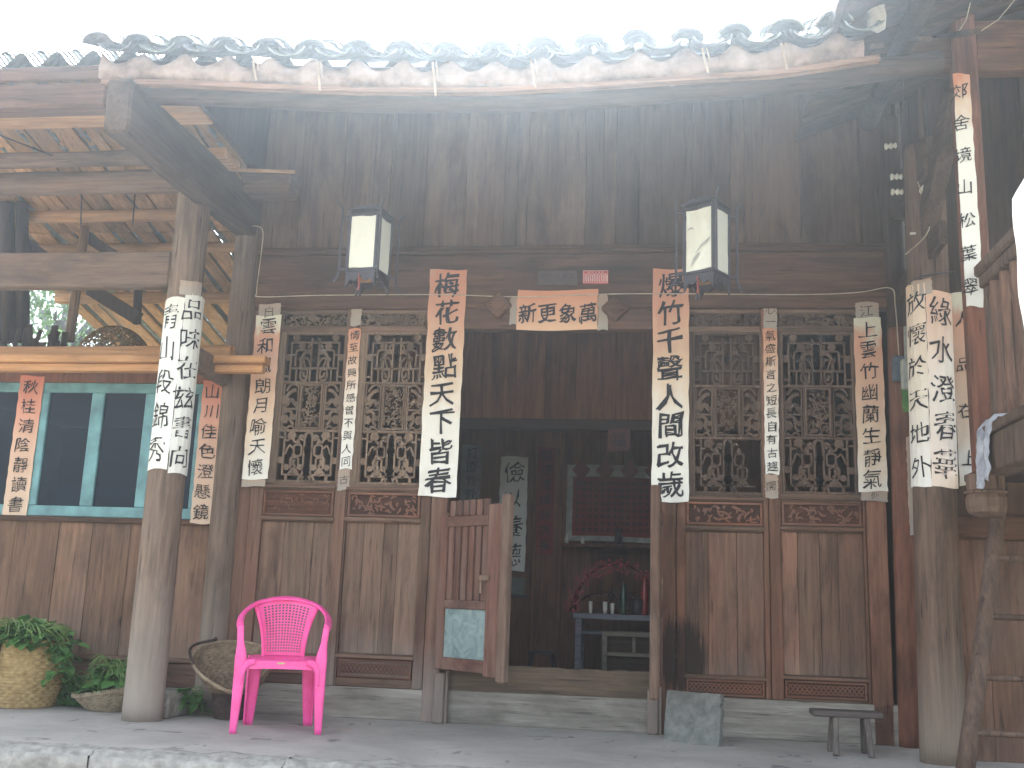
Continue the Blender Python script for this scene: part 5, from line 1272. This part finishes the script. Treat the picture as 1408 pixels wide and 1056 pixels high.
# ---------------------------------------------------------------- woven baskets
def woven(mb, fn, nring, nst, amp, closed=True, seg=3, ro=None):
    """horizontal weft bands waving in and out over stakes. fn(a, v) -> (point, outward normal)"""
    ns = nst * seg
    for k in range(nring):
        vs = []; fs = []
        for i in range(ns + 1):
            a = i / ns; ph = math.pi * (a * nst + k)
            for e, q in ((-.55, -.2), (0, 1), (.55, -.2)):
                p_, n_ = fn(a, (k + .5 + e) / nring); vs.append(p_ + n_ * (amp * math.cos(ph) + q * amp * .7))
        for i in range(ns):
            for e in (0, 1): fs.append((i * 3 + e, (i + 1) * 3 + e, (i + 1) * 3 + e + 1, i * 3 + e + 1))
        mb.add(vs, fs)
def basket_mat(name, a, b2): return plain(name, a, .8, .2, col2=b2, nsc=25, bump=.3)
M_bk1 = basket_mat('brown_bamboo', (.13, .095, .06), (.32, .25, .165)); M_bk0 = basket_mat('blackened_bamboo', (.03, .022, .018), (.085, .06, .05)); M_bk2 = basket_mat('ochre_straw', (.26, .17, .07), (.50, .36, .17)); M_bk3 = basket_mat('dry_bamboo', (.20, .155, .10), (.42, .34, .235))
bc = Y(320, 955, -.40); bc = Vector((bc.x, -.40, 0))
SB = thing('small_basket', 'small woven basket with dark base and slanting wide rim behind the pink chair', 'basket', (bc.x, bc.y, 0))
def sbf(a, v_):
    th = a * 2 * math.pi; d = Vector((math.cos(th), math.sin(th), 0)); back = (.5 + .5 * math.cos(th - R_(112))) ** .6
    H = .165 + (.03 + .29 * back) * v_
    r = .135 + .125 * math.sin(v_ * 1.45)
    return Vector((bc.x - .02 * v_, bc.y, 0)) + d * r + Vector((0, 0, H)), (d + Vector((0, 0, -.4))).normalized()
def sb0(a, v_):
    th = a * 2 * math.pi; d = Vector((math.cos(th), math.sin(th), 0)); r = .105 + .03 * v_
    return Vector((bc.x, bc.y, .0)) + d * r + Vector((0, 0, .005 + .165 * v_)), d
mb = MB(); woven(mb, sb0, 12, 34, .0028); mb.lathe((bc.x, bc.y, .004), [(.0, 0), (.10, 0), (.101, .004)], 24); mb.build('base_weave', M_bk0, SB, smooth=False)
mb = MB(); woven(mb, sbf, 16, 46, .0028); mb.build('wall_weave', M_bk1, SB)
mb = MB(); 
for i in range(120):
    p0, n0 = sbf(i / 120, 1.0); mb.bar(p0 - Vector((0, 0, .012)) + n0 * .006, p0 + Vector((0, 0, .006)) + n0 * .002, .008, .006)
mb.tube([sbf(i / 60, .985)[0] for i in range(61)], .007, 6, False); mb.build('rim', M_bk3, SB)
hp = sbf(R_(140) / 6.283, 1.0)[0]
mb = MB(); mb.tube(smooth_curve([sbf(.62, 1)[0], sbf(.55, 1)[0] + Vector((-.015, -.02, .03)), sbf(.47, 1)[0] + Vector((-.02, -.01, .02)), hp + Vector((0, 0, .015))], 5), .010, 7); mb.lathe(tuple(hp + Vector((-.004, 0, .005))), [(.004, 0), (.014, .008), (.014, .02), (.005, .028)], 10); mb.build('rope_handle', M_bk0, SB, smooth=True)

# tall ochre basket at the left edge
tc = Vector((Y(38, 960, -.25).x, -.30, 0))
TBK = thing('tall_basket', 'tall ochre straw basket heaped with greens at the left edge', 'basket', tuple(tc))
def tbf(a, v_):
    th = a * 2 * math.pi; d = Vector((math.cos(th), math.sin(th), 0)); return tc + d * (.20 + .045 * math.sin(v_ * 2.2)) + Vector((0, 0, .01 + .43 * v_)), d
mb = MB(); woven(mb, tbf, 20, 44, .0042); mb.lathe(tuple(tc + Vector((0, 0, .004))), [(0, 0), (.2, 0), (.2, .004)], 24); mb.build('weave', M_bk2, TBK)
mb = MB(); mb.tube([tbf(i / 48, 1.0)[0] for i in range(49)], .012, 6, False); mb.build('rim', M_bk2, TBK)
mb = MB(); mb.tube(smooth_curve([tbf(.70, 1)[0] + Vector((0, -.01, 0)), tbf(.715, .75)[0] + Vector((0, -.03, 0)), tbf(.69, .45)[0] + Vector((0, -.02, 0)), tbf(.70, .15)[0] + Vector((0, -.03, 0)), tbf(.71, .02)[0] + Vector((0, -.03, 0))], 6), .010, 7); mb.build('rope', M_bk0, TBK, smooth=True)

# flat basket (scoop) in front of the greens
fc = Z(140, 980); fc = Vector((fc.x - .01, fc.y + .12, 0))
FB = thing('flat_basket', 'shallow woven scoop basket of greens beside the front left column', 'basket', tuple(fc))
def fbf(a, v_):
    th = a * 2 * math.pi; d = Vector((math.cos(th), math.sin(th) * .75, 0)); rise = .14 + .05 * math.cos(th - R_(20)) 
    return fc + d * (.14 + .12 * v_) + Vector((0, 0, .006 + rise * max(v_, 0) ** 1.2)), (d + Vector((0, 0, -.6))).normalized()
mb = MB(); woven(mb, fbf, 12, 42, .0028); mb.lathe(tuple(fc + Vector((0, 0, .004))), [(0, 0), (.12, 0), (.12, .004)], 24, 1, .75); mb.build('weave', M_bk3, FB)
mb = MB()
for i in range(110): p0, n0 = fbf(i / 110, 1.0); mb.bar(p0 - Vector((0, 0, .014)), p0 + Vector((0, 0, .012)) + n0 * .004 * random.uniform(-1, 1), .007, .005)
mb.build('rim', M_bk3, FB)

# greens
def greens(name, label, cen, rx, ry, rz, nl, ns, seed, droop=0.0, cat='greens'):
    rnd = random.Random(seed); T = thing(name, label, cat, tuple(cen)); lf = MB(); stm = MB()
    for i in range(nl):
        while True:
            q = Vector((rnd.uniform(-1, 1), rnd.uniform(-1, 1), rnd.uniform(0, 1)))
            if q.length < 1 and q.length > .35: break
        p_ = Vector(cen) + Vector((q.x * rx, q.y * ry, q.z * rz))
        if droop and q.x > .5: p_.z -= rnd.uniform(0, droop); p_.x += .03
        L = rnd.uniform(.055, .12); w_ = L * rnd.uniform(.65, .95)
        d = Vector((q.x + rnd.uniform(-.6, .6), q.y - .5 + rnd.uniform(-.6, .6), rnd.uniform(-.7, .4))).normalized(); u = d.cross(Vector((rnd.uniform(-.3, .3), rnd.uniform(-.3, .3), 1))).normalized(); n_ = u.cross(d)
        if p_.z < .012: p_.z = rnd.uniform(.012, .05)
        pts = [p_, p_ + d * L * .35 + u * w_ / 2 + n_ * .008, p_ + d * L * .75 + u * w_ * .33, p_ + d * L - n_ * .012, p_ + d * L * .75 - u * w_ * .33, p_ + d * L * .35 - u * w_ / 2 + n_ * .008, p_ + d * L * .5 - n_ * .006]
        pts = [Vector((a.x, a.y, max(a.z, .006))) for a in pts]
        lf.add(pts, [(0, 1, 6), (1, 2, 6), (2, 3, 6), (3, 4, 6), (4, 5, 6), (5, 0, 6)])
    for i in range(ns):
        a = rnd.uniform(0, 6.28); r = rnd.uniform(.2, .8); p_ = Vector(cen) + Vector((math.cos(a) * rx * r, math.sin(a) * ry * r, rz * rnd.uniform(.3, .9)))
        q = Vector(cen) + Vector((math.cos(a + .6) * rx * 1.05, math.sin(a + .6) * ry * 1.05, rz * rnd.uniform(.1, 1) - (rnd.uniform(0, droop) if math.cos(a) > .3 else 0)))
        q.z = max(q.z, .01); stm.tube(smooth_curve([p_, (p_ + q) / 2 + Vector((0, 0, rz * .35)), q], 4), .0032, 4)
    lf.build('leaves', M_leaf, T, kind='stuff'); stm.build('stems', M_stem, T, kind='stuff')
    return T
greens('greens', 'heap of leafy greens on top of the tall straw basket, drooping over its rim', (tc.x + .04, tc.y - .04, .42), .27, .24, .14, 420, 110, 1, .28)
g2 = Z(75, 968)
greens('greens', 'pile of greens lying on the floor between the two baskets', (g2.x + .03, g2.y + .05, .0), .26, .17, .19, 420, 120, 2)
greens('greens', 'bunch of leafy stems standing in the flat scoop basket', (fc.x + .02, fc.y + .10, .10), .25, .13, .22, 330, 60, 3)
greens('greens', 'small spray of leaves just right of the front left column foot', (CLX + .16, CLY + .35, .05), .07, .06, .12, 40, 6, 4)
# single tall leaf
# ---------------------------------------------------------------- slab, bench, ladder
SLA = [Z(913, 1018), Z(988, 1027)]; 
mb = MB(); p0, p1 = Z(912, 1018), Z(988, 1027); d = (p1 - p0); d.z = 0; L = d.length; d.normalize(); yaw = math.atan2(d.y, d.x)
hs = zf(950, 948, -.15)
M = Matrix.Translation((p0.x, p0.y, 0)) @ Matrix.Rotation(yaw, 4, 'Z') @ Matrix.Rotation(R_(-9), 4, 'X')
mb = MB(M); nx, nz_ = 22, 24
def slf(a, b2, y_): 
    e = .006 * noise.noise(Vector((a * 6, b2 * 6, y_ * 50 + 3))); 
    x = a * L + (.003 * noise.noise(Vector((b2 * 7, 2, 0))) if a in (0, 1) else 0); z = b2 * hs * 1.02 + (.004 * noise.noise(Vector((a * 6, 5, 0))) if b2 == 1 else 0)
    if a > .93 and b2 > .72: x -= .010 * (noise.noise(Vector((b2 * 16, 0, 1))) + .5) * (a - .93) / .07
    return (x, y_ + e, z)
mb.grid(lambda a, b2: slf(a, b2, 0), nx, nz_); mb.grid(lambda a, b2: slf(1 - a, b2, .05), nx, nz_)
mb.grid(lambda a, b2: Vector(slf(a, 1, 0)).lerp(Vector(slf(a, 1, .05)), b2), nx, 2); mb.grid(lambda a, b2: Vector(slf(1, b2, .05)).lerp(Vector(slf(1, b2, 0)), 1 - a), 2, nz_); mb.grid(lambda a, b2: Vector(slf(0, b2, 0)).lerp(Vector(slf(0, b2, .05)), 1 - a), 2, nz_)
tag(mb.build('stone_slab', M_slab, smooth=False, loc=(p0.x, p0.y, 0)), 'rough grey stone slab leaning on the wall by the right door post', 'stone slab')

bl, br = Z(1141, 1038), Z(1190, 1043); BN = thing('bench', 'low dark wooden bench standing under the outer right panel', 'bench', (1.22, -.7, 0))
M_bn = wood((.05, .04, .038), (.13, .108, .10), 'X'); M_bnz = wood((.07, .06, .052), (.19, .16, .14), 'Z')
by = (bl.y + br.y) / 2 + .10; ztp = Y(1165, 978, by - .05).z; xa = Y(1115, 982, by).x; xb = Y(1212, 982, by).x
mb = MB(); mb.box((xa, by - .085, ztp - .035), (xb, by + .085, ztp), .010); mb.build('seat', M_bn, BN)
for sx, xx in ((-1, Y(1147, 990, by).x), (1, Y(1189, 990, by).x)):
    for sy in (-1, 1):
        mb = MB(); mb.bar((xx - .006 * 0, by + sy * .045, ztp - .036), (xx - sx * -.012 , by + sy * .105, 0.0), .045, .032, up=(1, 0, 0), c=.006); mb.build('leg', M_bnz, BN)

M_ldr = wood((.055, .042, .036), (.16, .12, .10), 'Z')
LD = thing('ladder', 'wooden ladder of grey poles leaning on the balcony at the right edge', 'ladder', (1.8, -1.3, 0))
l0, l1 = Y(1328, 1050, -1.55), Y(1372, 712, -1.15); dl = (l1 - l0).normalized()
gz = l0 - dl * (l0.z / dl.z)
mb = MB(); mb.tube([gz, gz.lerp(l1, .4) + Vector((.006, 0, 0)), l1, l1 + dl * .15], [.046, .046, .042, .038], 12); mb.build('rail', M_ldr, LD, smooth=True)
off = Vector((.46, 0, 0)); mb = MB(); mb.tube([gz + off, l1 + off * .85], .042, 12); mb.build('rail', M_ldr, LD, smooth=True)
for (px, py) in ((1369, 768), (1358, 847), (1352, 931), (1345, 1008)):
    f_ = None
    for k in range(200):
        q = gz.lerp(l1, k / 200); 
        if f_ is None or abs(Y(px, py, q.y).z - q.z) < f_[0]: f_ = (abs(Y(px, py, q.y).z - q.z), q)
    q = f_[1]; mb = MB(); mb.tube([q + Vector((-.02, -.02, 0)), q + Vector((.5, -.02, 0))], .016, 8, True, 1.3); mb.build('rung', M_ldr, LD, smooth=True)

# grey rag over the balcony rail
q = Vector((bx_ - .045, -1.66, 1.81)); mb = MB()
def rag(a, b2):
    L = b2; x = q.x - .012 - .01 * math.sin(a * 9) - .02 * L; y_ = q.y + .20 * (a - .5) + .10 * L + .03 * math.sin(L * 5); z = q.z + .02 - L * .34 + .02 * math.sin(a * 7)
    if L < .15: x = q.x + (.15 - L) * .5; z = q.z + .01 + .02 * math.sin(a * 8)
    return (x + .012 * noise.noise(Vector((a * 7, b2 * 7, 0))), y_, z)
mb.grid(rag, 22, 26); tag(mb.build('rag', plain('grey_blue_cloth', (.22, .23, .27), .9, .1, col2=(.48, .49, .52), nsc=12), smooth=True, loc=tuple(q)), 'crumpled grey blue rag hanging over the balcony bottom rail', 'rag')
# white cloth hung in the sun outside the right eave, close to the viewer
cx_, cy_ = X(1396, 400, .96), None
wy = -5.05; wl = Y(1409, 450, wy).x
mb = MB()
def sheet(a, b2):
    z0_, z1_ = Y(1400, 706, wy).z, Y(1400, 236, wy).z; z = z0_ + (z1_ - z0_) * b2
    edge = .012 * noise.noise(Vector((b2 * 5, 1, 0))) + .03 * max(0, b2 - .93) / .07 + (.02 * max(0, .1 - b2) / .1)
    return (wl + edge * (1 - a) + .24 * a, wy + .02 * math.sin(a * 16 + b2 * 2) - .0, z - .0)
mb.grid(sheet, 40, 40); tag(mb.build('white_sheet', M_white, smooth=True, loc=(wl + .2, wy, 1.5)), 'bright white sheet hanging in the sun at the right edge', 'cloth')
mb = MB(); zt_ = Y(1400, 236, wy).z; mb.tube([(wl + .03, wy, zt_ + .0), (wl + .42, wy, zt_ + .01)], .012, 8); tag(mb.build('clothes_pole', M_hang, loc=(wl, wy, zt_)), 'bamboo pole carrying the white sheet', 'pole')
for xx in (wl + .38,):
    mb = MB(); mb.tube([(xx, wy + .03, -.58), (xx, wy + .03, zt_ + .1)], .03, 8); tag(mb.build('pole_stand', M_hang, loc=(xx, wy, -.58)), 'upright bamboo post at the end of the clothes pole', 'post')
# boulder at lower right corner
q = Z(1385, 1050); q.z = 0; mb = MB(); vs = []; fs = []
q = Vector((Y(1392, 1050, -1.55).x, -1.62, 0))
mb.grid(lambda a, b2: (q.x + (.26 + .02 * noise.noise(Vector((a * 6, b2 * 4, 1)))) * math.cos(a * 6.283) * math.cos(b2 * 1.57), q.y + .17 * math.sin(a * 6.283) * math.cos(b2 * 1.57), -.01 + (.10 + .015 * noise.noise(Vector((a * 5, b2 * 5, 7)))) * math.sin(b2 * 1.57)), 28, 10)
tag(mb.build('boulder', M_stone, smooth=True, loc=tuple(q)), 'pale rounded rock at the foot of the ladder', 'rock')
# water stain / litter
mb = MB(); q = Z(475, 1003); mb.box((q.x - .03, q.y, .0005), (q.x + .03, q.y + .012, .004)); tag(mb.build('straw', M_hang, loc=tuple(q)), 'bit of straw on the floor right of the pink chair', 'straw')

# ---------------------------------------------------------------- beyond: trees, neighbour house, hill
def tree(label, x, y, h, r, n, seed):
    rnd = random.Random(seed); T = thing('broadleaf_tree', label, 'tree', (x, y, -.6), 'trees behind the left wing')
    mb = MB(); mb.tube([(x, y, -.62), (x + .1, y, h * .35), (x, y + .1, h * .7)], [.22, .16, .08], 10)
    for k in range(9):
        a = rnd.uniform(0, 6.28); z = h * rnd.uniform(.3, .6); mb.tube([(x, y, z), (x + math.cos(a) * r * .4, y + math.sin(a) * r * .4, z + h * .15), (x + math.cos(a) * r * .8, y + math.sin(a) * r * .8, z + h * .22)], [.07, .045, .02], 6)
    mb.build('trunk', M_darkZ, T, smooth=True)
    cl = [(Vector((rnd.gauss(0, .5), rnd.gauss(0, .5), rnd.uniform(-.8, .9))), rnd.uniform(.25, .5)) for _ in range(26)]
    lf = MB()
    for i in range(n):
        c_, s_ = cl[rnd.randrange(26)]; d = Vector((rnd.gauss(0, 1), rnd.gauss(0, 1), rnd.gauss(0, 1))).normalized() * s_ * rnd.uniform(.6, 1)
        p_ = Vector((x, y, h * .62)) + Vector(((c_.x + d.x) * r, (c_.y + d.y) * r, (c_.z + d.z) * h * .36)); L = rnd.uniform(.07, .15)
        u = Vector((rnd.gauss(0, 1), rnd.gauss(0, 1), rnd.gauss(0, 1))).normalized(); w_ = u.cross(Vector((rnd.gauss(0, 1), rnd.gauss(0, 1), 1))).normalized()
        lf.add([p_, p_ + u * L * .5 + w_ * L * .3, p_ + u * L, p_ + u * L * .5 - w_ * L * .3], [(0, 1, 2, 3)])
    lf.build('crown', M_leaf2, T)
tree('leafy tree seen through the loft at the far left, nearest', -9.2, 7.5, 7.0, 2.4, 9000, 1)
tree('leafy tree standing farther back behind the loft', -12.5, 13, 9.5, 3.2, 9000, 2)
NB = thing('neighbour_house', 'small grey roofed neighbour house seen through the loft', 'building', (-10.5, 17, -.6))
mb = MB(); mb.box((-13, 16, -.6), (-8.6, 20, 5.2)); mb.build('wall', M_greyX, NB)
mb = MB(); mb.add([(-13.5, 15.5, 5.1), (-8.1, 15.5, 5.1), (-8.1, 18, 6.9), (-13.5, 18, 6.9), (-13.5, 20.5, 5.1), (-8.1, 20.5, 5.1)], [(0, 1, 2, 3), (3, 2, 5, 4), (0, 3, 4), (1, 5, 2)]); mb.build('roof', M_tile, NB)
mb = MB(); mb.grid(lambda a, b2: (-120 + 200 * a, 60 + 60 * b2, -.7 + 26 * math.sin(b2 * 1.5) * (.6 + .4 * noise.noise(Vector((a * 5, b2 * 2, 0)))) * max(0, 1 - abs(a - .3) * 1.2)), 50, 14); mb.build('hills', plain('wooded_hill', (.04, .08, .03), 1, 0, nz=.4, nsc=.5), kind='structure')

# ---------------------------------------------------------------- thin volume added to imitate lens glare under the eave
HZ = 0.0092
if HZ:
    mt = bpy.data.materials.new('glare_veil'); mt.use_nodes = True; t = mt.node_tree; t.nodes.clear()
    vo = t.nodes.new('ShaderNodeVolumePrincipled'); vo.inputs['Density'].default_value = HZ; vo.inputs['Anisotropy'].default_value = .9
    vo.inputs['Color'].default_value = (.74, .87, 1, 1); oo = t.nodes.new('ShaderNodeOutputMaterial'); t.links.new(vo.outputs[0], oo.inputs['Volume'])
    mb = MB(); mb.box((-92, -62, -1.7), (92, 122, 28)); mb.build('glare_haze', mt, kind='stuff')
    S.cycles.volume_bounces = 1
